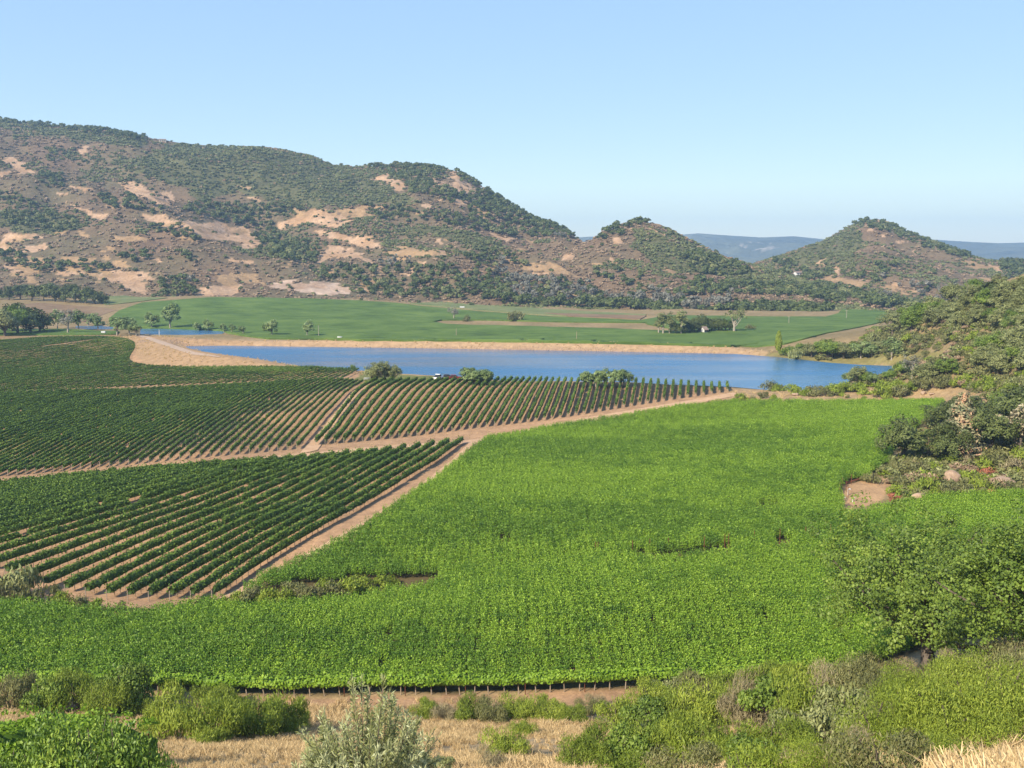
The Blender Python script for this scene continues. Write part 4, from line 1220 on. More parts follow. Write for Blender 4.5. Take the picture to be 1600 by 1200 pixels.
# right hand slope: oaks and silvery evergreens
SLOPE_UP = [(1375, 528), (1405, 502), (1445, 487), (1500, 470), (1545, 458), (1625, 446), (1640, 520), (1570, 520), (1500, 518), (1440, 520)]
for x, y in fill(SLOPE_UP, 26, 11, 5):
    k = ["olive", "olive", "olive", "green"][rg.randint(4)]
    put_tree(k, x, y, rg.uniform(28, 42), "%s evergreen from the left on the wooded slope above the inlet", "evergreens on the slope above the inlet", "evergreen_tree", wide=1.05)
put_tree("oak", 1548, 468, 34, "dark oak with pale bare limbs topping the wooded slope", None, "oak_tree", wide=1.2)
SLOPE_MID = [(1500, 592), (1520, 572), (1550, 556), (1600, 545), (1650, 540), (1650, 590), (1560, 590)]
for x, y in fill(SLOPE_MID, 30, 11, 8):
    k = ["olive", "olive", "green", "olive"][rg.randint(4)]
    put_tree(k, x, y, rg.uniform(38, 50), "%s silvery tree from the left in the grove above the tan strip", "silvery grove above the tan strip", "evergreen_tree", wide=1.05)
for x, y, h, k in [(1330, 600, 30, "pale"), (1342, 604, 34, "olive"), (1355, 602, 28, "green"), (1410, 588, 30, "green"), (1425, 592, 44, "grey"), (1455, 592, 34, "olive"), (1478, 590, 36, "green"), (1440, 597, 30, "olive"), (1390, 596, 22, "green"), (1366, 603, 24, "pale")]:
    put_tree(k, x, y, h, "%s small tree from the left along the near side of the inlet", "small trees by the inlet", "inlet_tree", wide=1.15)
for x, y, h, k in [(1253, 556, 24, "green"), (1268, 558, 26, "olive"), (1283, 556, 30, "green"), (1300, 560, 34, "green"), (1318, 560, 30, "olive"), (1345, 560, 36, "pale"), (1362, 558, 30, "pale"), (1393, 562, 40, "pale"), (1330, 556, 26, "green"), (1375, 552, 26, "olive")]:
    put_tree(k, x, y, h, "%s small tree from the left on the far bank of the inlet", "small trees on the far inlet bank", "bank_tree", wide=1.2)
put_shrub("silver", 1243, 562, 32, "silvery round bush on the far lake bank beside the poplar", None, tall=.6)
put_shrub("dark", 1230, 556, 24, "green round bush on the bank right behind the poplar", None, tall=.7)

G_BAND = "shrubs of the belt on the far slope"
for x, y in fill([(1340, 545), (1380, 530), (1460, 525), (1560, 524), (1640, 525), (1640, 545), (1530, 545), (1470, 535), (1400, 552)], 24, 8, 12):
    put_shrub(["olive", "brush", "olive", "silver"][rg.randint(4)], x, y, rg.uniform(22, 36), "%s bush from the left in the scrub belt above the bare clearing", G_BAND, tall=.6)
for x, y in [(1392, 560), (1425, 553), (1433, 548), (1447, 556), (1466, 548), (1412, 572), (1440, 545)]:
    put_shrub("olive", x, y, rg.uniform(12, 20), "%s small bush from the left at the bare clearing by the inlet", "bushes at the bare clearing", tall=.6)
G_SHORE = "rounded bushes along the near shore"
for x, y, w in [(1204, 610, 36), (1215, 611, 26), (1242, 616, 28), (1258, 618, 26), (1276, 619, 30), (1290, 618, 30), (1305, 617, 34), (1320, 612, 36), (1338, 612, 34), (1350, 616, 26), (1300, 612, 30), (1272, 613, 26), (1236, 611, 26)]:
    put_shrub(["brush", "olive"][rg.randint(2)], x, y, w, "%s rounded bush from the left along the near lake shore", G_SHORE, tall=.5)
for x, y, w in [(1108, 633, 12), (1192, 622, 18), (1160, 627, 22), (1176, 630, 20), (1216, 631, 10), (1230, 629, 12), (1286, 631, 8), (1325, 622, 10), (1349, 627, 14), (1146, 632, 16), (1209, 624, 14)]:
    put_shrub(["brush", "olive"][rg.randint(2)], x, y, w, "%s small bush from the left on the tan strip below the lake", "small bushes on the tan strip", tall=.65)
for x, y, w in [(1378, 622, 38), (1395, 616, 34), (1382, 611, 30), (1410, 620, 34), (1402, 608, 30), (1420, 612, 28), (1440, 608, 34), (1460, 606, 34), (1482, 605, 34), (1500, 604, 32), (1428, 604, 30)]:
    put_shrub(["brush", "brush", "olive"][rg.randint(3)], x, y, w, "%s green bush from the left behind the tan strip", "green bushes behind the tan strip", tall=.6)
for x, y in fill([(1500, 600), (1640, 596), (1640, 648), (1600, 640), (1560, 632), (1530, 615)], 26, 10, 21):
    put_shrub(["brush", "olive", "brush", "silver"][rg.randint(4)], x, y, rg.uniform(28, 42), "%s bush from the left on the slope between grove and dark oaks", "bushes between grove and dark oaks", tall=.6)
# dark oaks right of the near vineyard
for x, y, h, w, k, lab in [(1410, 722, 88, .95, "bushoak", "dark oak spilling over the vineyard edge left of the brown-tipped pine"), (1484, 724, 74, .95, "bushoak", "dark round oak in front of the brown-tipped pine"),
                           (1548, 706, 92, 1.0, "bushoak", "tall dark oak right of the brown-tipped pine"), (1520, 664, 58, 1.3, "bushoak", "dark oak behind the brown-tipped pine"), (1602, 680, 104, 1.0, "bushoak", "dark oak cut by the frame edge beside the greyish oak"),
                           (1466, 672, 56, 1.1, "bushoak", "low dark oak behind the brown-tipped pine on its left"), (1575, 650, 44, 1.3, "green", "bushy green oak above the tall dark oak")]:
    put_tree(k, x, y, h, lab, None, "oak_tree", wide=w)
G5 = "scrub among the boulders"
for x, y, w, k in [(1362, 755, 36, "olive"), (1350, 752, 22, "olive"), (1405, 738, 44, "olive"), (1425, 736, 40, "dead"), (1440, 742, 44, "olive"), (1458, 738, 34, "brush"), (1478, 726, 36, "brush"), (1466, 752, 34, "olive"), (1452, 770, 52, "brush"), (1430, 780, 40, "olive"), (1478, 778, 50, "olive"), (1400, 772, 34, "brush"), (1394, 782, 24, "red"),
                   (1518, 756, 44, "brush"), (1532, 768, 46, "brush"), (1505, 775, 40, "olive"), (1548, 748, 36, "red"), (1535, 735, 44, "brush"), (1560, 730, 50, "olive"), (1580, 735, 50, "dead"), (1512, 728, 34, "dead"), (1570, 770, 40, "olive"), (1545, 778, 30, "red"), (1592, 720, 44, "brush"), (1600, 772, 40, "olive"), (1490, 785, 30, "red"), (1525, 790, 30, "olive"), (1620, 740, 50, "olive"), (1555, 715, 40, "olive")]:
    put_shrub(k, x, y, w, "%s shrub from the left in the scrub around the boulders", G5, tall=.55)
# shrubs along the creek between the two vine slopes
for x, y, w in [(352, 948, 34), (372, 944, 40), (392, 944, 44), (418, 942, 48), (445, 940, 44), (470, 938, 48), (495, 936, 44), (520, 933, 48), (545, 929, 50), (570, 924, 46), (594, 919, 36), (612, 914, 28), (400, 936, 36), (455, 930, 40), (510, 924, 40), (555, 917, 36)]:
    put_shrub(["olive", "brush", "brush"][rg.randint(3)], x, y, w, "%s low shrub from the left along the ditch between the vine slopes", "low shrubs along the ditch", tall=.6)
for x, y, w in [(20, 948, 60), (62, 950, 56), (100, 955, 46), (125, 954, 36), (148, 958, 34), (-15, 940, 60), (190, 957, 26)]:
    put_shrub(["olive", "brush"][rg.randint(2)], x, y, w, "%s green shrub from the left below the lower left vine ends", "green shrubs below the vine ends", tall=.75)
put_shrub("silver", 32, 935, 90, "grey green feathery bush at the left edge before the lower left vines", None, tall=.6)
put_shrub("silver", -5, 935, 70, "grey bush cut by the left frame edge before the vines", None, tall=.6)

# ------------------------------------------------------------------ brown-tipped pine and greyish oak by the vineyard edge
def cone_tree(seed, mat):
    g = rs(seed)
    n = 2600
    z = 10 * (1 - g.uniform(0, 1, n) ** .7)
    lump = .75 + .35 * np.sin(z * 2.1 + seed) * .3 + g.uniform(-.25, .25, n)
    r = np.clip(3.4 * (1 - z / 10.4) ** .62, .3, 3.3) * np.sqrt(g.uniform(.35, 1, n)) * lump * 1.2
    a = g.uniform(0, 6.28, n)
    C = np.stack([np.cos(a) * r, np.sin(a) * r, z + .2], 1)
    N = np.stack([np.cos(a), np.sin(a), .5 + 0 * a], 1) + g.normal(size=(n, 3)) * .6
    V, Q = leaves(C, N, .3 * g.uniform(.6, 1.4, n), .12, g)
    t = np.clip(vnoise(a * 2.2, z / 1.1, 4) * .8 + g.uniform(-.1, .3, n), 0, 1)
    return new_mesh("pine_crown", V, Q, mat, tint=np.repeat(t, 4)), trunk_mesh("pine_trunk", seed, M_BARK, 8, .35, np.array([[0, 0, 9]]), limbs=1)
M_PINE = foliage("brown_tipped_needle", (.06, .08, .035), (.13, .13, .07), (.30, .17, .10), transl=.1)
TREE["pine"] = [cone_tree(5, M_PINE)]
M_GREYOAK = foliage("greyish_leaf", (.07, .06, .035), (.16, .14, .085), (.27, .23, .15), transl=.1)
tree_kind("greyoak", 70, M_GREYOAK, M_BARK, 5.0, 4.4, 5.6, 3.6, .4, n=1, clumps=46, per=34, leaf=.36, cr=1.2, lobes=7)
put_tree("pine", 1499, 712, 100, "rounded grey pine with brown-tipped needles between dark oaks", None, "pine_tree", wide=1.15)
put_tree("greyoak", 1592, 708, 84, "greyish brown oak at the frame edge beside the boulders", None, "oak_tree", wide=1.0)

# ------------------------------------------------------------------ boulders
M_ROCK = plain("pink_rock", (.22, .145, .095), (.42, .30, .205), scale=1.4, rough=.9, bump=.5)
def rock_mesh(seed):
    g = rs(seed)
    n, m = 26, 16
    th = np.arange(n) * 2 * math.pi / n
    ph = np.linspace(-.5 * math.pi, .5 * math.pi, m)
    T, Pp = np.meshgrid(th, ph)
    D = np.stack([np.cos(T) * np.cos(Pp), np.sin(T) * np.cos(Pp), np.sin(Pp)], -1)
    planes = norm(g.normal(size=(15, 3)))
    r = np.min(np.where(D @ planes.T > .05, g.uniform(.5, .8, 15) / np.maximum(D @ planes.T, .05), 9), -1)
    r = np.minimum(r, 1.05) * (1 + .025 * g.normal(size=r.shape))
    r[0] = r[0].mean(); r[-1] = r[-1].mean()
    V = (D * r[..., None]).reshape(-1, 3)
    i, j = np.meshgrid(np.arange(m - 1), np.arange(n), indexing='ij')
    Q = np.stack([i * n + j, i * n + (j + 1) % n, (i + 1) * n + (j + 1) % n, (i + 1) * n + j], -1).reshape(-1, 4)
    return new_mesh("boulder", V, Q, M_ROCK)
for x, y, w, hh, lab, s in [(1487, 757, 27, .95, "tan rounded boulder with a flat sunlit face among the scrub", 1), (1568, 760, 36, .6, "broad pinkish boulder near the frame edge", 2), (1436, 784, 30, .55, "half-hidden reddish boulder beside the bare patch", 3), (1543, 748, 18, .6, "small grey boulder behind the rusty shrub", 4),
                            (1450, 759, 22, .4, "low pinkish boulder left of the rounded tan boulder", 5), (1443, 616, 12, .5, "pale rounded stone on the tan strip", 6), (1456, 617, 9, .5, "smaller pale stone on the tan strip", 7), (1242, 618, 14, .4, "low pale stone among the shore bushes", 8), (1593, 790, 16, .8, "tan boulder cut by the frame edge above the vines", 9)]:
    p = on_ground(x, y)[0]
    w = w * p[1] / F / 2 * 1.15
    o = obj("boulder", rock_mesh(s), loc=p + np.array((0, 0, w * hh * .6)))
    o.scale = (w, w * .9, w * hh); o.rotation_euler = (0, 0, s * 1.3)
    tag(o, lab, "boulder")

# ------------------------------------------------------------------ vegetation of the hills
G_POLY = {
    "ridge": [Z1((0, 108), (160, 128), (400, 155), (600, 175), (750, 215), (720, 222), (560, 195), (300, 168), (100, 145), (0, 135))],
    "slope": [Z1((190, 400), (300, 395), (300, 470), (220, 460)), Z1((0, 480), (100, 490), (160, 560), (0, 540)), Z1((480, 500), (560, 500), (610, 575), (540, 560)), Z1((620, 500), (720, 530), (830, 575), (780, 590), (640, 560)),
              Z1((910, 560), (1000, 535), (1200, 545), (1430, 590), (1380, 640), (1350, 690), (1280, 680), (1150, 630), (950, 600)), Z1((740, 640), (820, 660), (900, 650), (1010, 690), (1000, 720), (800, 690)),
              Z1((1250, 700), (1400, 680), (1500, 740), (1600, 770), (1600, 840), (1450, 810), (1280, 770)), Z1((580, 790), (700, 790), (740, 830), (620, 835)), Z1((850, 790), (950, 800), (960, 840), (860, 830)),
              Z1((150, 835), (400, 830), (560, 880), (400, 890), (180, 885)), Z1((0, 790), (100, 800), (120, 855), (0, 850)), Z1((0, 590), (300, 590), (420, 665), (300, 690), (100, 650), (0, 650))],
    "shoulder": [Z2((540, 195), (700, 185), (900, 190), (960, 215), (860, 300), (780, 330), (740, 260), (640, 215)), Z2((880, 290), (980, 300), (1060, 330), (1100, 400), (1000, 390), (900, 340), (800, 320)), Z2((1000, 215), (1060, 235), (1130, 290), (1100, 300), (1020, 270)),
                 Z2((1050, 340), (1130, 310), (1220, 360), (1300, 400), (1450, 450), (1560, 500), (1590, 560), (1450, 545), (1300, 540), (1150, 520), (1060, 440)), Z2((530, 380), (700, 400), (850, 420), (1000, 420), (1100, 480), (1080, 520), (900, 480), (700, 470), (560, 430)),
                 Z2((0, 390), (130, 390), (240, 410), (240, 440), (100, 440), (0, 440)), Z2((0, 470), (90, 480), (130, 560), (250, 640), (240, 680), (100, 650), (0, 560))],
    "foot": [Z2((490, 770), (700, 745), (900, 750), (1200, 780), (1400, 800), (1600, 820), (1600, 900), (1300, 880), (1000, 855), (700, 850), (520, 820)), Z3((0, 500), (200, 490), (400, 510), (700, 545), (1000, 560), (1300, 580), (1500, 590), (1600, 600), (1600, 640), (1300, 632), (1000, 612), (500, 590), (0, 568)),
             Z1((780, 930), (900, 915), (990, 960), (980, 1005), (800, 1000)), Z2((1030, 640), (1150, 615), (1290, 640), (1360, 690), (1100, 700)), Z2((540, 690), (700, 680), (900, 690), (1300, 740), (1600, 780), (1600, 800), (1100, 770), (800, 745), (560, 740)), Z2((250, 700), (480, 690), (560, 740), (480, 760), (300, 740))],
    "cone": [Z3((390, 380), (500, 355), (600, 400), (670, 440), (600, 470), (430, 440)), Z3((420, 230), (520, 180), (600, 180), (560, 215), (480, 250)), Z3((560, 140), (660, 140), (690, 160), (600, 165)), Z3((830, 310), (1000, 320), (1180, 400), (1150, 425), (900, 400)), Z3((640, 470), (900, 440), (1250, 460), (1600, 490), (1600, 540), (1200, 510), (800, 520), (600, 510)), Z3((0, 440), (120, 430), (280, 470), (400, 460), (420, 510), (0, 500))],
    "right": [Z4((740, 140), (820, 130), (900, 165), (1000, 180), (1070, 220), (1200, 270), (1330, 320), (1300, 335), (1100, 270), (950, 220), (800, 170), (740, 165)), Z4((350, 350), (450, 350), (480, 410), (380, 410)), Z4((480, 400), (620, 390), (760, 420), (900, 430), (880, 470), (700, 450), (500, 440)),
              Z4((700, 470), (900, 480), (1100, 470), (1280, 500), (1250, 540), (1000, 590), (850, 580), (720, 540)), Z4((440, 480), (600, 460), (720, 500), (700, 560), (520, 540)), Z4((1480, 360), (1600, 340), (1600, 420), (1500, 450)), Z4((840, 370), (960, 370), (900, 430))]}
GREYISH = [Z1((910, 890), (1130, 880), (1130, 990), (950, 990)), Z1((1180, 900), (1340, 900), (1340, 1000), (1190, 990)), Z2((560, 600), (820, 600), (840, 690), (600, 700)), Z2((1150, 660), (1300, 700), (1600, 760), (1600, 800), (1200, 790)), Z3((0, 460), (300, 450), (600, 480), (900, 540), (1100, 560), (1100, 610), (700, 580), (300, 560), (0, 520)),
           Z4((850, 420), (1100, 420), (1300, 480), (1200, 560), (900, 540), (780, 480)), Z3((150, 200), (300, 230), (400, 260), (300, 300), (180, 280)), Z2((1300, 560), (1500, 560), (1580, 620), (1400, 620))]
hills = [P_LEFT, P_CONE, P_RIGHT]
def hill_points(n, seed):
    """random points on the hills that the photograph can see"""
    g = rs(seed)
    out = []
    for P, share in zip(hills, (.62, .2, .18)):
        m = int(n * share)
        i = g.uniform(0, P.shape[0] - 1.01, m); j = g.uniform(0, P.shape[1] - 1.01, m)
        a, b = i.astype(int), j.astype(int)
        fi, fj = (i - a)[:, None], (j - b)[:, None]
        out.append((P[a, b] * (1 - fi) + P[a + 1, b] * fi) * (1 - fj) + (P[a, b + 1] * (1 - fi) + P[a + 1, b + 1] * fi) * fj)
    return np.concatenate(out)
def thin(P, r, seed=0):
    """keep points at least r apart (grid based)"""
    seen, keep = {}, []
    for k, p in enumerate(P):
        c = (int(p[0] // r), int(p[1] // r))
        if any(np.hypot(*(P[q][:2] - p[:2])) < r for dx in (-1, 0, 1) for dy in (-1, 0, 1) for q in seen.get((c[0] + dx, c[1] + dy), ())):
            continue
        seen.setdefault(c, []).append(k); keep.append(k)
    return np.array(keep)

def far_tree(seed, mat, rx=4.4, rz=3.4, zc=3.6, n=26, per=13, leaf=.85):
    cm, _ = crown_mesh("tree", seed, mat, rx, rz, zc, clumps=n, per=per, leaf=leaf, cr=1.3, lobes=5, aspect=.65, flat=.1)
    return cm
FAR_OAK = [far_tree(300 + k, M_OAK) for k in range(5)]
FAR_GREY = [far_tree(320 + k, M_GRAY, 3.0, 4.4, 4.8, leaf=.7) for k in range(3)]
FAR_OLIVE = [far_tree(330 + k, M_CHAP_G) for k in range(3)]
cand = hill_points(60000, 900)
cx, cyy = project(cand)
jx, jy = cx + fbm(cand[:, 0], cand[:, 1], 40, 3, 61) * 12, cyy + fbm(cand[:, 0], cand[:, 1], 30, 3, 62) * 5
zone = np.full(len(cand), "", dtype=object)
for z, polys in G_POLY.items():
    zone[mask_of(polys, jx, jy) & (zone == "")] = z
tan_c = mask_of(TAN, cx + fbm(cand[:, 0], cand[:, 1], 20, 2, 63) * 3, cyy)
sel = np.where((zone != "") & ~(tan_c & (rs(8).uniform(size=len(cand)) < .93)) & (cx > -60) & (cx < 1660))[0]
sel = sel[thin(cand[sel], 6.2)]
loner = np.where((zone == "") & (cx > -60) & (cx < 1660) & (rs(5).uniform(size=len(cand)) < .03))[0]
loner = loner[thin(cand[loner], 24)]
grey_m = mask_of(GREYISH, jx, jy)
names = {"ridge": ("ridge crest", "oaks on the ridge crest"), "slope": ("left ridge slope", "oaks on the left ridge slope"), "shoulder": ("wooded ridge shoulder", "oaks on the ridge shoulder"), "foot": ("tree line at the ridge foot", "trees of the line at the ridge foot"), "cone": ("cone-shaped hill", "oaks on the cone-shaped hill"), "right": ("right-hand hill", "oaks on the right-hand hill")}
order = sel[np.argsort(cand[sel][:, 1])]
single = order[:150]
rest = np.concatenate([order[150:], loner])
g = rs(42)
for q in single:
    grey = grey_m[q] and g.uniform() < .7
    o = obj("oak_tree" if not grey else "grey_tree", (FAR_GREY if grey else FAR_OAK)[g.randint(3)], loc=cand[q] - (0, 0, .4))
    s = g.uniform(.8, 1.45)
    o.scale = (s, s, s * g.uniform(.9, 1.25)); o.rotation_euler = (0, 0, g.uniform(0, 6.28))
    tag(o, None, "tree", names[zone[q]][1] + (" with grey crowns" if grey else ""))
    later(o, "%s " + ("grey tree" if grey else "dark oak") + " from the left on the " + names[zone[q]][0] if zone[q] != "foot" else "%s " + ("grey tree" if grey else "dark oak") + " from the left in the " + names[zone[q]][0], cx[q])
kind = np.where(grey_m[rest] & (g.uniform(size=len(rest)) < .65), 5 + g.randint(0, 3, len(rest)), np.where(g.uniform(size=len(rest)) < .8, g.randint(0, 5, len(rest)), 8 + g.randint(0, 3, len(rest))))
woods = scatter("woodland", cand[rest] - (0, 0, .4), [loose("tree_source", m) for m in FAR_OAK + FAR_GREY + FAR_OLIVE], g.uniform(0, 6.28, len(rest)), g.uniform(.65, 1.2, len(rest)) * np.where(np.isin(rest, loner), .6, 1), kind)
tag(woods, "dark oak woodland spread over the hills", "woodland", kind="stuff")

# chaparral: green and brown low scrub
def scrub_mesh(seed, mat):
    return loose("scrub", brush_mesh("scrub", seed, mat, n=80, leaf=.24, asp=.7, up=.2, lump=6, sq=.42, nz=.25))
CH_G = [scrub_mesh(500 + k, M_CHAP_G) for k in range(4)]
CH_B = [scrub_mesh(520 + k, M_CHAP_B) for k in range(4)]
cand2 = hill_points(95000, 901)
cx, cyy = project(cand2)
w1, w2 = fbm(cand2[:, 0], cand2[:, 2] * 2 + cand2[:, 1], 22, 4, 71), fbm(cand2[:, 0], cand2[:, 2] * 2 + cand2[:, 1], 15, 4, 77)
tanm = mask_of(TAN + QUARRY, cx + w1 * 15, cyy + w2 * 6)
grn = mask_of(GREENISH, cx + w1 * 16, cyy + w2 * 8)
uu_ = g.uniform(size=len(cand2))
inview = (cx > -80) & (cx < 1680)
clr = (fbm(cand2[:, 0] + cand2[:, 1] * .6, cand2[:, 2] * 3, 30, 5, 41) > .36) & (cyy > 320) & ~grn
keep = inview & (uu_ < np.where(tanm | clr, .07, .95))
patch = fbm(cand2[:, 0] + cand2[:, 1] * .5, cand2[:, 2] * 2.5 + cand2[:, 1] * .3, 60, 4, 88)
green_p = np.where(grn, .97, np.where(patch > .12, .92, .07))
drop = g.uniform(size=len(cand2)) < np.where(grn, .25, np.where(patch > .12, .15, .72))
keep &= ~drop
isg = g.uniform(size=len(cand2)) < green_p
for nm, mk, src, lab in (("green_chaparral", keep & isg, CH_G, "low green chaparral covering the upper hill slopes"), ("brown_chaparral", keep & ~isg, CH_B, "low reddish brown chaparral on the dry hill slopes")):
    Pk = cand2[mk]
    o = scatter(nm, Pk - (0, 0, .2), src, g.uniform(0, 6.28, len(Pk)), g.uniform(1.6, 4.2, len(Pk)) * (Pk[:, 1] / 1200) ** .5, g.randint(0, 4, len(Pk)))
    tag(o, lab, "scrub", kind="stuff")

# scrub between the trees of the right hand slope
SC_A = [loose("scrub", brush_mesh("scrub", 540 + k, m_, n=240, leaf=.13, asp=.5, up=.5, lump=6)) for k, m_ in enumerate([M_BRUSH_OLIVE, M_BRUSH_OLIVE, M_BRUSH, M_BRUSH_OLIVE, M_CHAP_B, M_OLIVE])]
n = 26000
xa, ya = g.uniform(70, 330, n), g.uniform(150, 520, n)
P4 = np.stack([xa, ya, Hf(xa, ya)], 1)
qx, qy = project(P4)
ok = in_poly(qx, qy, [(1330, 540), (1380, 505), (1440, 490), (1530, 462), (1640, 440), (1720, 440), (1720, 775), (1600, 772), (1400, 778), (1385, 752), (1360, 754), (1390, 730), (1440, 690), (1470, 640), (1560, 632), (1500, 606), (1420, 602), (1330, 606), (1380, 590), (1410, 572), (1470, 560), (1500, 545), (1440, 545), (1390, 556)])
ok |= in_poly(qx, qy, [(1230, 560), (1300, 545), (1380, 540), (1420, 556), (1300, 564)]) & (g.uniform(size=n) < .6)
ok &= g.uniform(size=n) < np.clip(.75 + fbm(xa, ya, 18, 3, 19), 0.1, 1)
P4 = P4[ok]
o = scatter("slope_scrub", P4 - (0, 0, .1), SC_A, g.uniform(0, 6.28, len(P4)), g.uniform(1.3, 3.0, len(P4)), g.randint(0, 6, len(P4)) * (g.uniform(size=len(P4)) > .2))
tag(o, "mixed olive scrub between the trees of the right-hand slope", "scrub", kind="stuff")

# ------------------------------------------------------------------ small built things
M_WHITE = plain("white_paint", (.55, .55, .53), (.66, .66, .64), scale=2, rough=.5)
M_ROOF = plain("brown_roof", (.16, .12, .10), (.24, .18, .15), scale=2, rough=.9)
M_CREAM = plain("cream_wall", (.55, .5, .42), (.66, .6, .5), scale=2, rough=.85)
M_GLASS = plain("dark_glass", (.02, .025, .03), (.05, .055, .06), scale=1, rough=.1, spec=.6)
M_TYRE = plain("tyre_rubber", (.015, .015, .015), (.03, .03, .03), scale=3, rough=.9)
def prism(x0, x1, yz):
    """profile (y,z) extruded along x"""
    n = len(yz)
    V = [(x0, y, z) for y, z in yz] + [(x1, y, z) for y, z in yz]
    Fc = [tuple(range(n))[::-1], tuple(range(n, 2 * n))] + [(i, (i + 1) % n, n + (i + 1) % n, n + i) for i in range(n)]
    return V, Fc
def hip(V, F2, mat, name, parent, loc=None):
    return obj(name, new_mesh(name, np.array(V, float), [tuple(f) for f in F2], mat), parent, loc)
def house(label, px, py, wpx, wallm, P=None, hill_grid=None, depth=7.0, hgt=3.0, rz=0.3):
    p = on_ground(px, py)[0] if P is None else P
    w = wpx * p[1] / F
    r = thing("house", label, "house", p, rz)
    hip(*prism(-w / 2, w / 2, [(-depth / 2, -1.5), (depth / 2, -1.5), (depth / 2, hgt), (0, hgt + 1.4), (-depth / 2, hgt)]), wallm, "wall", r)
    V, F2 = prism(-w / 2 - .5, w / 2 + .5, [(-depth / 2 - .6, hgt - .2), (0, hgt + 1.5), (depth / 2 + .6, hgt - .2), (depth / 2 + .6, hgt + .05), (0, hgt + 1.78), (-depth / 2 - .6, hgt + .05)])
    hip(V, F2, M_ROOF, "roof", r)
    for xx in (-w * .3, 0.05, w * .32):
        hip(*[list(a) for a in boxes([(xx, -depth / 2 - .02, 1.5)], [(.6, .05, .6)])], M_GLASS, "window", r)
def on_hill(px, py):
    best, bp = 1e9, None
    for P in hills:
        qx, qy = project(P.reshape(-1, 3))
        d = np.hypot(qx - px, (qy - py) * 2)
        k = np.argmin(d)
        if d[k] < 6 and P.reshape(-1, 3)[k, 1] < (bp[1] if bp is not None else 1e9): bp = P.reshape(-1, 3)[k]
    return bp
house("white farm building among the eucalyptus grove", 1100, 521, 5, M_WHITE, depth=5, hgt=2.4)
for x, y, w, lab in [(1250, 430, 15, "pale house on the saddle between the two pointed hills"), (1276, 430, 8, "small pale shed right of the house on the saddle"), (254, 222, 10, "tan house standing on the ridge skyline")]:
    b = on_hill(x, y)
    if b is not None: house(lab, x, y, w, M_CREAM if x < 300 else M_WHITE, P=b, depth=6)
# long white trailer in the young vineyard
def trailer(label, px, py, wpx):
    p = on_ground(px, py)[0]
    w = wpx * p[1] / F
    r = thing("farm_trailer", label, "trailer", p, .1)
    hip(*[list(a) for a in boxes([(0, 0, 1.2)], [(w / 2, 1.0, .45)])], M_WHITE, "body", r)
    for sx in (-.3, .3):
        V, Q = tube(np.array([(sx * w, -1.25, .45), (sx * w, 1.25, .45)]), .45, 10)
        obj("wheel", new_mesh("wheel", V, Q, M_TYRE), r)
trailer("white trailer parked in the pale young vineyard", 722, 482, 7)
trailer("small white trailer parked by the upper left vines", 162, 522, 6)

def pole(px, py, hpx, mat, label, arm=True):
    p = on_ground(px, py)[0]
    h = hpx * p[1] / F
    r = thing("utility_pole", label, "utility pole", p, 0, group="utility poles in the far fields")
    V, Q = tube(np.array([(0, 0, -.5), (0, 0, h * .5), (0, 0, h)]), np.array((.2, .17, .13)), 6)
    obj("pole", new_mesh("pole", V, Q, mat), r)
    if arm:
        obj("crossarm", new_mesh("crossarm", *boxes([(0, 0, h - .7)], [(1.0, .07, .09)]), M_WOOD), r)
pole(498, 527, 19, M_BARK_PALE, "pale utility pole on the far levee between bushy trees", False)
pole(1232.5, 506, 13, M_BARK_PALE, "thin utility pole in the green field before the oak line")
pole(1322.5, 498, 14, M_BARK_PALE, "utility pole at the end of the green field near the tan cut")
pole(1389, 497, 13, M_BARK_PALE, "bright pole before the wooded slope right of the green field")
pole(713, 526, 13, M_WOOD, "thin dark pole behind the middle of the far levee", False)
pole(901, 532, 14, M_WOOD, "thin brown pole behind the far levee left of the grove", False)
pole(249, 524, 9, M_GALV, "short white marker pole at the levee corner", False)
# pump box on the levee
p = on_ground(531, 529.5)[0]
r = thing("pump_box", "small white pump box on the far levee crest", "pump box", p)
obj("body", new_mesh("body", *boxes([(0, 0, .6)], [(1.3, .6, .6)]), M_WHITE), r)
obj("lid", new_mesh("lid", *boxes([(0, 0, 1.26)], [(1.4, .7, .06)]), M_GALV), r)
# irrigation valves on the bare patch
for i, (x, y, h) in enumerate([(1317, 785, 8), (1332, 784, 6), (1325, 774, 10)]):
    p = on_ground(x, y)[0]
    hh = h * p[1] / F
    r = thing("irrigation_standpipe", "%s white irrigation standpipe from the left at the bare patch" % ordinal([1, 3, 2][i]), "standpipe", p, group="standpipes at the bare patch")
    obj("pipe", new_mesh("pipe", *tube(np.array([(0, 0, -.2), (0, 0, hh)]), .09, 8), M_WHITE), r)
    obj("elbow", new_mesh("elbow", *tube(np.array([(0, 0, hh), (.15, 0, hh + .06), (.4, 0, hh)]), .09, 8), M_GALV), r)
# fence of stakes round the corner of the vines at the bare patch
for i, (x, y) in enumerate([(1311, 778), (1312, 770), (1316, 763), (1322, 768), (1325, 778), (1330, 757)]):
    p = on_ground(x, y)[0]
    o = obj("vine_stake", post_mesh("vine_stake", 2.0, .05, M_RUST, k=5), loc=p)
    later(o, "%s rusty stake from the left at the bare patch corner", x)
    tag(o, None, "stake", "rusty stakes at the bare patch")
# dark drip tube along the row end
a, b = on_ground([1322, 1345], [757.5, 750.5])
r = thing("timber_rail", "dark timber rail lying at the top of the bare patch", "rail", a)
obj("beam", new_mesh("beam", *tube(np.array([(0, 0, .35), tuple((b - a) + (0, 0, .35))]), .16, 6), M_RUST), r)
for k in (0.1, .9):
    obj("post", ME_RSTAKE, r, (b - a) * k)

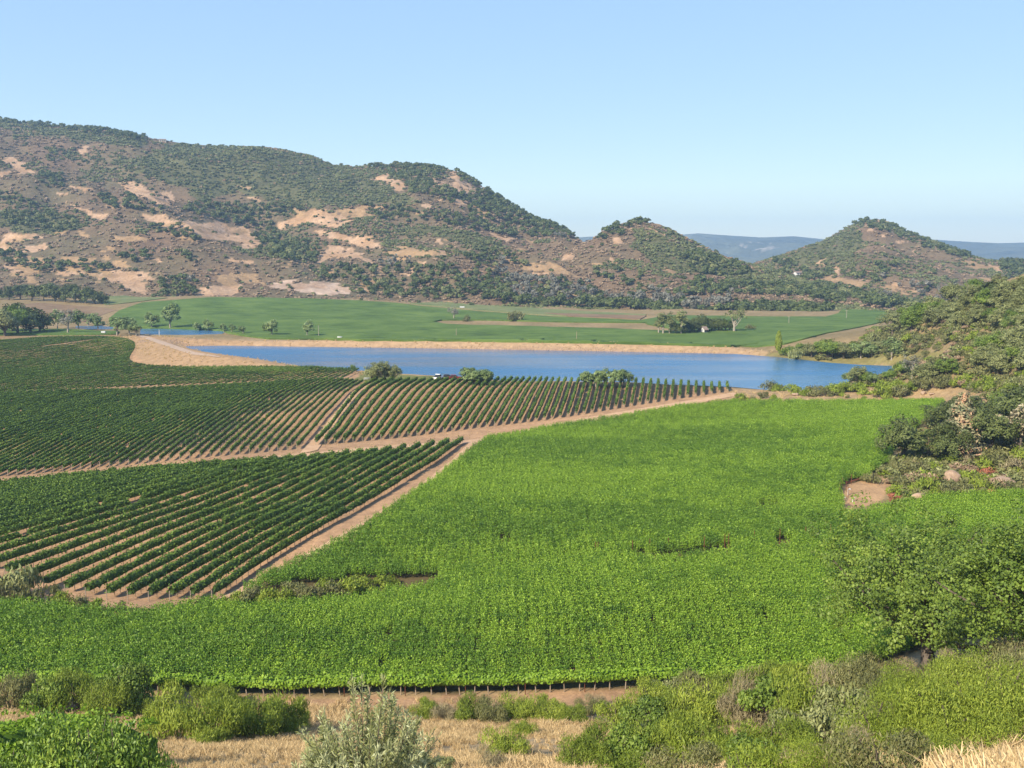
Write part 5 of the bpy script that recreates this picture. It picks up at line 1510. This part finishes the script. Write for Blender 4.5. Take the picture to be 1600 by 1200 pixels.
# ------------------------------------------------------------------ vehicles
def vehicle(kind, label, px, py, rz, paint, L=4.6, W=1.85, H=1.5):
    p = on_ground(px, py)[0]
    m = plain(kind + "_paint", paint, tuple(min(1, c * 1.08) for c in paint), scale=1, rough=.25, spec=.6)
    r = thing(kind, label, "truck" if kind == "pickup_truck" else "car", p, rz)
    h = L / 2
    def ext(prof, mat, name, w, par=None):
        n = len(prof)
        V = [(x, -w / 2, z) for x, z in prof] + [(x, w / 2, z) for x, z in prof]
        Fc = [tuple(range(n)), tuple(range(n, 2 * n))[::-1]] + [(i, n + i, n + (i + 1) % n, (i + 1) % n) for i in range(n)]
        me = new_mesh(name, np.array(V, float), Fc, mat)
        o = obj(name, me, par or r)
        bv = o.modifiers.new("bevel", 'BEVEL'); bv.width = .06; bv.segments = 2; bv.limit_method = 'ANGLE'
        return o
    if kind == "pickup_truck":
        body = ext([(-h, .45), (h, .45), (h, .9), (h - .25, 1.02), (h - 1.5, 1.1), (-h, 1.12)], m, "body", W)
        ext([(-.35, 1.08), (1.35, 1.08), (.75, 1.82), (-.25, 1.85)], M_GLASS, "cab_glass", W - .22)
        ext([(-.3, 1.78), (.8, 1.76), (.72, 1.9), (-.22, 1.92)], m, "cab_roof", W - .2)
        ext([(-h - .03, .55), (-h + .02, .55), (-h + .02, 1.14), (-h - .03, 1.14)], m, "tailgate", W - .1)
        ext([(-h + .15, 1.1), (-.5, 1.1), (-.5, 1.18), (-h + .15, 1.18)], M_TYRE, "bed_cover", W - .15)
    else:
        body = ext([(-h, .35), (h, .35), (h + .02, .65), (h - .3, .82), (h - 1.2, .92), (-h + .1, .98), (-h - .02, .7)], m, "body", W)
        ext([(-h + .35, .95), (h - 1.25, .9), (h - 2.0, H - .08), (-h + .9, H - .05)], M_GLASS, "cabin_glass", W - .2)
        ext([(-h + .85, H - .1), (h - 1.95, H - .12), (h - 2.1, H), (-h + 1.0, H + .02)], m, "roof", W - .25)
    for sx in (-h * .62, h * .64):
        for sy in (-1, 1):
            V, Q = tube(np.array([(sx, sy * W / 2 - .12, .36), (sx, sy * W / 2 + .02, .36)]), .36, 14)
            n = 14
            Fq = [tuple(q) for q in Q] + [tuple(range(n))[::-1], tuple(range(n, 2 * n))]
            wv = obj("wheel", new_mesh("wheel", V, Fq, M_TYRE), r)
            V, Q = tube(np.array([(sx, sy * (W / 2 + .03), .36), (sx, sy * (W / 2 - .05), .36)]), .2, 10)
            obj("rim", new_mesh("rim", V, [tuple(q) for q in Q] + [tuple(range(10))], M_GALV), wv)
    for sy in (-.6, .6):
        obj("tail_light", new_mesh("tail_light", *boxes([(-h - .03, sy * W / 2 * 1.3, .8)], [(.03, .14, .09)]), plain("tail_lamp", (.4, .02, .02), (.5, .03, .03))), r)
    return r
vehicle("pickup_truck", "white pickup truck parked on the lake shore seen from behind", 684, 593.2, R(68), (.80, .80, .78), L=5.3, W=1.95)
vehicle("passenger_car", "dark red car parked beside the pickup on the shore", 711, 592.3, R(10), (.16, .015, .015))
vehicle("passenger_car", "black car parked left of the pale trees beyond the vine ends", 733, 594.6, R(12), (.02, .02, .024))
vehicle("passenger_car", "dark blue car half hidden between the pickup and the red car", 700, 591.4, R(15), (.03, .035, .05))
# picnic tables on the lawn
for i, (x, y) in enumerate([(573, 594), (596, 599)]):
    p = on_ground(x, y)[0]
    r = thing("picnic_table", "%s pale picnic table under the round trees on the lawn" % ("left" if i == 0 else "right"), "picnic table", p, .4 * i, group="picnic tables on the lawn")
    for k in range(4): obj("plank", new_mesh("plank", *boxes([(0, -.3 + .2 * k, .76)], [(.95, .09, .02)]), M_WHITE), r)
    for sy in (-.7, .7): obj("bench", new_mesh("bench", *boxes([(0, sy, .45)], [(.95, .13, .02)]), M_WHITE), r)
    for sx in (-.7, .7): obj("leg", new_mesh("leg", *boxes([(sx, 0, .37), (sx, 0, .41)], [(.04, .3, .37), (.04, .75, .03)]), M_WOOD), r)

# ------------------------------------------------------------------ foreground
BR = "brush_big"
SHRUB["near"] = [brush_mesh("brush_leaves", 200 + k, M_BRUSH, 7000, leaf=.042, asp=.22, up=1.0, lump=11, sq=.85) for k in range(3)]
SHRUB["near_olive"] = [brush_mesh("brush_leaves", 210 + k, M_BRUSH_OLIVE, 6000, leaf=.042, asp=.22, up=1.0, lump=11, sq=.85) for k in range(2)]
SHRUB["near_dead"] = [brush_mesh("brush_twigs", 220 + k, M_DEADTWIG, 4000, leaf=.07, asp=.08, up=1.2, lump=9) for k in range(2)]
SHRUB["near_silver"] = [brush_mesh("brush_leaves", 230, M_OLIVE, 5000, leaf=.045, asp=.4, up=1.0, lump=10)]
SHRUB["mound"] = [brush_mesh("brush_leaves", 250 + k, M_BRUSH, 24000, leaf=.021, asp=.24, up=1.0, lump=22, sq=.8) for k in range(2)]
SHRUB["near_dark"] = [brush_mesh("brush_leaves", 240 + k, M_OAK_BRIGHT, 6000, leaf=.036, asp=.6, up=.4, lump=12) for k in range(2)]
G_NEAR = "coyote brush below the front vine row"
for x, y, w, k in [(20, 1112, 80, "near_olive"), (75, 1115, 84, "near_dark"), (124, 1113, 100, "near"), (192, 1113, 100, "near_dark"), (158, 1122, 80, "near"), (212, 1118, 60, "near"), (322, 1100, 44, "near"), (352, 1110, 60, "near"), (275, 1155, 115, "near"), (320, 1160, 115, "near"), (362, 1156, 105, "near"), (400, 1154, 105, "near"), (440, 1150, 95, "near"), (250, 1135, 60, "near_olive"), (466, 1140, 50, "near")]:
    put_shrub(k, x, y, w, "%s coyote brush from the left below the front vine row", G_NEAR, "coyote_brush", tall=rg.uniform(.62, .85))
for x, y, w, k in [(665, 1120, 54, "near"), (695, 1124, 60, "near_dead"), (730, 1126, 70, "near"), (770, 1126, 66, "near_olive"), (805, 1122, 66, "near"), (835, 1122, 70, "near"), (868, 1126, 60, "near"), (900, 1130, 46, "near"), (915, 1115, 40, "near_olive"), (790, 1186, 90, "near"), (820, 1150, 46, "near"), (935, 1105, 44, "near_dead"), (770, 1205, 70, "near_dead")]:
    put_shrub(k, x, y, w, "%s shrub from the left in the clump right of the silvery willow", "shrubs right of the willow", "coyote_brush", tall=.6)
G_RIGHT = "brush on the near right slope"
spots = [(1015, 1105, 80), (1050, 1102, 80), (1090, 1100, 90), (1130, 1095, 90), (1170, 1095, 90), (1210, 1092, 90), (1250, 1090, 90), (970, 1140, 90), (1010, 1145, 100), (1060, 1140, 110), (1110, 1135, 110), (1160, 1135, 120), (1210, 1130, 120), (1260, 1125, 120), (1300, 1105, 110), (930, 1185, 100), (980, 1195, 110), (1040, 1190, 110), (1100, 1195, 120), (1160, 1195, 120), (1220, 1185, 120), (1280, 1170, 120), (1330, 1140, 120), (1340, 1095, 110), (900, 1205, 90)]
for x, y, w in spots:
    k = ["near", "near", "near_olive", "near", "near_dark", "near", "near_dead", "near", "near_silver"][rg.randint(9)]
    put_shrub(k, x, y, w * rg.uniform(.9, 1.15), "%s brush from the left on the near slope below the big oak", G_RIGHT, "coyote_brush", tall=.62)
for x, y, w, k in [(1400, 1170, 190, "mound"), (1480, 1165, 220, "mound"), (1560, 1150, 230, "mound"), (1620, 1140, 200, "mound"), (1440, 1110, 150, "mound"), (1520, 1095, 160, "mound"), (1600, 1080, 150, "near_olive"), (1380, 1090, 110, "near_olive"), (1420, 1070, 80, "near_dead"), (1500, 1060, 90, "near_dead"), (1560, 1050, 110, "near_olive"), (1610, 1045, 110, "near_dead"), (1330, 1205, 130, "near_dead"), (1250, 1215, 110, "near_dead"), (1190, 1215, 130, "near_dark"), (1330, 1068, 80, "near_dark"), (1295, 1074, 70, "near_dark"), (1365, 1062, 80, "near_olive"), (1300, 1235, 170, "mound"), (1390, 1240, 190, "near_olive"), (1470, 1225, 170, "mound"), (1180, 1240, 150, "near"), (1080, 1235, 140, "near_olive"), (1000, 1235, 130, "near")]:
    put_shrub(k, x, y, w, "%s large mound from the left in the bright brush at the lower right", "large brush mounds at the lower right", "coyote_brush", tall=.5)

# big valley oak of the lower right
cm, tips = crown_mesh("crown", 808, M_OAK_BRIGHT, 10.6, 8.2, 5.4, clumps=500, per=84, leaf=.115, cr=.85, lobes=24, aspect=.7, hollow=.3, out_bias=.4)
tm = trunk_mesh("trunk", 808, M_BARK, 4.5, .5, tips, limbs=46)
p = on_ground(1450, 1040)[0]
root = thing("oak_tree", "big bright leafy oak filling the lower right before the vines", "tree", p, .4, (1.22, 1.2, 1.28))
obj("crown", cm, root); obj("trunk", tm, root)
cm, tips = crown_mesh("crown", 811, M_OAK_BRIGHT, 8.0, 6.8, 4.6, clumps=300, per=84, leaf=.115, cr=.95, lobes=14, aspect=.7, hollow=.3, out_bias=.4)
tm = trunk_mesh("trunk", 811, M_BARK, 3.6, .4, tips, limbs=30)
p = on_ground(1610, 1040)[0]
root = thing("oak_tree", "second leafy oak merging with the big one at the right frame edge", "tree", p, 1.1)
obj("crown", cm, root); obj("trunk", tm, root)

# silvery willow shrub
g = rs(31)
def willow():
    parts_w, C, N, U, T = [], [], [], [], []
    for k in range(260):
        a = g.uniform(0, 6.28); el = math.asin(g.uniform(.05, 1.0))
        ln = g.uniform(2.2, 2.9) * (.66 + .34 * math.sin(el)) * g.uniform(.85, 1.05)
        d = np.array((math.cos(a) * math.cos(el), math.sin(a) * math.cos(el), math.sin(el)))
        s = np.linspace(0, 1, 7)[:, None]
        path = np.array((math.cos(a) * .25, math.sin(a) * .25, -.2)) + d * ln * s + g.normal(size=3) * .35 * s * (1 - s) + np.array((math.cos(a), math.sin(a), -.3)) * (s ** 2) * .25
        parts_w.append(tube(path, np.linspace(.028, .006, 7), 4))
        m = 200
        u = g.uniform(.22, 1.02, m)
        q = np.stack([np.interp(u, s[:, 0], path[:, c]) for c in range(3)], 1)
        side = norm(g.normal(size=(m, 3)))
        ud = norm(d * .45 + side * 1.0 + np.array((0, 0, .15)))
        C.append(q + ud * .11); U.append(ud)
        N.append(np.cross(ud, norm(g.normal(size=(m, 3)))))
        T.append(np.clip(g.uniform(.1, .55) + u * .3 + g.uniform(-.15, .25, m), 0, 1))
    C, N, U, T = map(np.concatenate, (C, N, U, T))
    N = norm(N)
    hl = g.uniform(.06, .115, len(C))[:, None]
    B = np.cross(N, U) * .016
    V = np.stack([C - U * hl, C + B, C + U * hl, C - B], 1).reshape(-1, 3)
    return new_mesh("leaves", V, np.arange(len(V)).reshape(-1, 4), M_WILLOW, tint=np.repeat(T, 4)), new_mesh("branches", *join(parts_w), M_BARK)
lm, bm_ = willow()
p = at_y(572, 1204, 34.0); p[2] = Hf(p[0], p[1])
zt = at_y(572, 1066, 34.0)[2]
sc = (zt - p[2]) / 2.75
root = thing("willow_shrub", "silvery narrow-leaved willow bush on the dry grass in front", "shrub", p, 0, (min(sc, 1.4) * .82, min(sc, 1.4) * .82, sc))
obj("leaves", lm, root); obj("branches", bm_, root)
for x, y, w in [(650, 1206, 70), (690, 1210, 60)]:
    put_shrub("near_silver", x, y, w, "%s pale low shrub beside the willow at the bottom edge" % "%s", "pale low shrubs beside the willow", tall=.5)

# grapevine row ending in the lower left corner, with rusty posts
vx = np.array([-60, 20, 90, 160, 215, 246]); vy = np.array([1178, 1176, 1173, 1170, 1168, 1167])
VP = at_y(vx, vy, np.array([40, 41, 42.5, 44, 45.2, 46.0]))
VP[:, 2] = Hf(VP[:, 0], VP[:, 1])
top = at_y(np.array([130.]), np.array([1122.]), np.array([43.3]))[0]
hh = float(np.clip(top[2] - Hf(top[0], top[1]), 1.6, 3.2))
root = thing("vine_row", "large-leaved vine row ending at rusty posts in the lower left corner", "vine row", VP[0])
rel = VP - VP[0]
obj("foliage", row_foliage("foliage", rel, 900, .085, M_VINE_NEAR, 777, wid=.9, h0=.6, h1=hh, core=.5, shag=2.6, cs=.3), root)
for q in (1, 2, 3, 4, 5):
    obj("trunk", ME_TRUNK, root, rel[q])
ME_PSTEEL = post_mesh("post", hh * .95, .045, M_RUST, k=5)
for f in (.80, .97):
    i = (rel[-1]) * f
    i[2] = Hf(i[0] + VP[0][0], i[1] + VP[0][1]) - VP[0][2]
    obj("post", ME_PSTEEL, root, i + np.array((0, -.4, 0)))
# second row behind
VP2 = at_y(vx - 10, vy - 26, np.array([40, 41, 42.5, 44, 45.2, 46.0]) + 6)
VP2[:, 2] = Hf(VP2[:, 0], VP2[:, 1])
root = thing("vine_row", "large-leaved vine row behind the corner row with the rusty posts", "vine row", VP2[0])
obj("foliage", row_foliage("foliage", VP2[:-1] - VP2[0], 700, .09, M_VINE_NEAR, 778, wid=.9, h0=.6, h1=hh, core=.5, shag=2.6, cs=.3), root)
for q in (1, 2, 3, 4):
    obj("trunk", ME_TRUNK, root, VP2[q] - VP2[0])
# broad-leaved shrubs in the corner
SHRUB["toyon"] = [brush_mesh("broad_leaves", 260 + k, M_TOYON, 9000, leaf=.024, asp=.5, up=.35, lump=16) for k in range(2)]
for x, y, w in [(10, 1225, 165), (75, 1222, 175), (140, 1224, 180), (200, 1220, 165), (248, 1226, 120)]:
    p = at_y(x, y, 35.0); p[2] = Hf(p[0], p[1])
    put_shrub("toyon", x, y, w, "%s glossy broad-leaved shrub from the left in the lower left corner", "glossy shrubs in the lower left corner", "broad_leaved_shrub", tall=.98 if x > 60 else .8, base=p)

# dry grass
def tuft(seed, n=46, h=.55):
    g = rs(seed)
    a = g.uniform(0, 6.28, n); r = g.uniform(0, .35, n)
    base = np.stack([np.cos(a) * r, np.sin(a) * r, 0 * a - .05], 1)
    ln = g.uniform(.5, 1.15, n)[:, None] * h
    d = norm(np.stack([g.normal(size=n) * .35, g.normal(size=n) * .35, np.ones(n)], 1))
    bend = g.normal(size=(n, 3)) * .12 * (1, 1, 0)
    side = norm(np.cross(d, g.normal(size=(n, 3)))) * .016
    p1 = base + d * ln * .55; p2 = base + d * ln + bend
    V = np.stack([base - side, base + side, p1 + side * .8, p1 - side * .8, p2 + side * .3, p2 - side * .3], 1).reshape(-1, 3)
    o = np.arange(n)[:, None] * 6
    Q = np.concatenate([o + np.array([[0, 1, 2, 3]]), o + np.array([[3, 2, 4, 5]])])
    return loose("grass_tuft", new_mesh("grass_tuft", V, Q, M_GRASS, tint=np.repeat(g.uniform(.1, .9, n), 6)))
TUFTS = [tuft(700 + k) for k in range(5)]
g = rs(99)
gp = []
n = 42000
yv = g.uniform(22, 99, n) ; xv = g.uniform(-1, 1, n) * (yv * .56 + 3)
dens = np.clip(.75 + fbm(xv, yv, 9, 3, 15) * 1.9, 0.06, 1)
m = g.uniform(size=n) < dens
gp = np.stack([xv[m], yv[m], Hf(xv[m], yv[m])], 1)
qx, qy = project(gp)
m = (qy < 1230) & (qy > 1060) & ~in_poly(qx, qy, CANOPY_PX) & ~((qy < 1106) & (qx < 1240) & (g.uniform(size=len(qx)) < .8)) & (qy > 1092) & ~((qx > 960) & (qy < 1190) & (g.uniform(size=len(qx)) < .8))
gp = gp[m]
o = scatter("dry_grass", gp, TUFTS, g.uniform(0, 6.28, len(gp)), g.uniform(.5, 1.2, len(gp)) * (1 + .5 * fbm(gp[:, 0], gp[:, 1], 6, 2, 16)), g.randint(0, 5, len(gp)))
tag(o, "golden dry grass on the near slope", "grass", kind="stuff")
# tall bleached grass of the lower right corner
n = 1500
yv = g.uniform(13, 26, n); xv = g.uniform(.26, .62, n) * yv
P4 = np.stack([xv, yv, Hf(xv, yv)], 1)
qx, qy = project(P4)
m = (qx > 1470) & (qy > 1150)
o = scatter("tall_dry_grass", P4[m], TUFTS, g.uniform(0, 6.28, m.sum()), g.uniform(1.0, 2.0, m.sum()), g.randint(0, 5, m.sum()))
tag(o, "tall bleached grass in the lower right corner", "grass", kind="stuff")
# grass on the levee and the tan strip
n = 13000
xa, ya = g.uniform(-230, 190, n), g.uniform(250, 540, n)
P4 = np.stack([xa, ya, Hf(xa, ya)], 1)
qx, qy = project(P4)
dl, _ = seg_dist(xa, ya, LEFT_LEVEE); df, tf = seg_dist(xa, ya, FAR_LEVEE)
m = (((dl < 26) & ~in_poly(qx, qy, [(-900, 1000), (-900, 520), (187, 522), (225, 571), (480, 577), (600, 590), (600, 1000)])) | (df < 5) | in_poly(qx, qy, [(1140, 612), (1320, 610), (1480, 608), (1560, 616), (1480, 634), (1130, 634)])) & ~in_poly(xa, ya, [tuple(p) for p in lk]) & (P4[:, 2] > WATER + .3) & (dl > 3.2)
o = scatter("levee_grass", P4[m], TUFTS, g.uniform(0, 6.28, m.sum()), g.uniform(.8, 1.6, m.sum()), g.randint(0, 5, m.sum()))
tag(o, "short dry grass on the levee and the lake banks", "grass", kind="stuff")
# sparse weeds between the rows and along the tracks
n = 16000
xa, ya = g.uniform(-150, 90, n), g.uniform(118, 330, n)
P4 = np.stack([xa, ya, Hf(xa, ya)], 1)
qx, qy = project(P4)
m = in_poly(qx, qy, [(-40, 965), (-40, 610), (400, 600), (560, 596), (1000, 602), (1140, 608), (1130, 630), (880, 667), (756, 690), (620, 794), (440, 895), (335, 948), (210, 966)]) & (fbm(xa, ya, 12, 3, 91) > .05)
o = scatter("track_weeds", P4[m], TUFTS, g.uniform(0, 6.28, m.sum()), g.uniform(.25, .6, m.sum()), g.randint(0, 5, m.sum()))
tag(o, "sparse dry weeds between the vine rows and along the dirt tracks", "weeds", kind="stuff")
# stones of the levee facing
ST = [loose("stone", rock_mesh(50 + k)) for k in range(3)]
n = 9000
f = g.uniform(0, 1, n); k = g.randint(0, 6, n)
base = FAR_LEVEE[k] * (1 - f[:, None]) + FAR_LEVEE[k + 1] * f[:, None]
off = g.uniform(3, 16, n)
xa, ya = base[:, 0], base[:, 1] - off
P4 = np.stack([xa, ya, Hf(xa, ya)], 1)
m = ~in_poly(xa, ya, [tuple(p) for p in lk]) & (P4[:, 2] < 4.2)
o = scatter("levee_stones", P4[m], ST, g.uniform(0, 6.28, m.sum()), g.uniform(.15, .42, m.sum()), g.randint(0, 3, m.sum()))
tag(o, "stone facing along the inner side of the far levee", "stones", kind="stuff")

# ------------------------------------------------------------------ labels that count from the left
for pattern, lst in pending.items():
    lst.sort(key=lambda t: t[1])
    for i, (o, x) in enumerate(lst):
        o["label"] = pattern % ordinal(i + 1) if "%s" in pattern else pattern

# ------------------------------------------------------------------ air
m, nt, out = nodes_of("valley_haze")
pv = nd(nt, "ShaderNodeVolumePrincipled")
pv.inputs["Color"].default_value = (.45, .70, 1.0, 1)
pv.inputs["Density"].default_value = 1.3e-4
pv.inputs["Anisotropy"].default_value = 0.0
nt.links.new(pv.outputs[0], out.inputs["Volume"])
V, Q = boxes([(0, 2450, 160)], [(7000, 5700, 170)])
hz = obj("haze", new_mesh("haze", V, Q, m))
tag(hz, "thin pale summer haze filling the valley", "haze", kind="stuff")
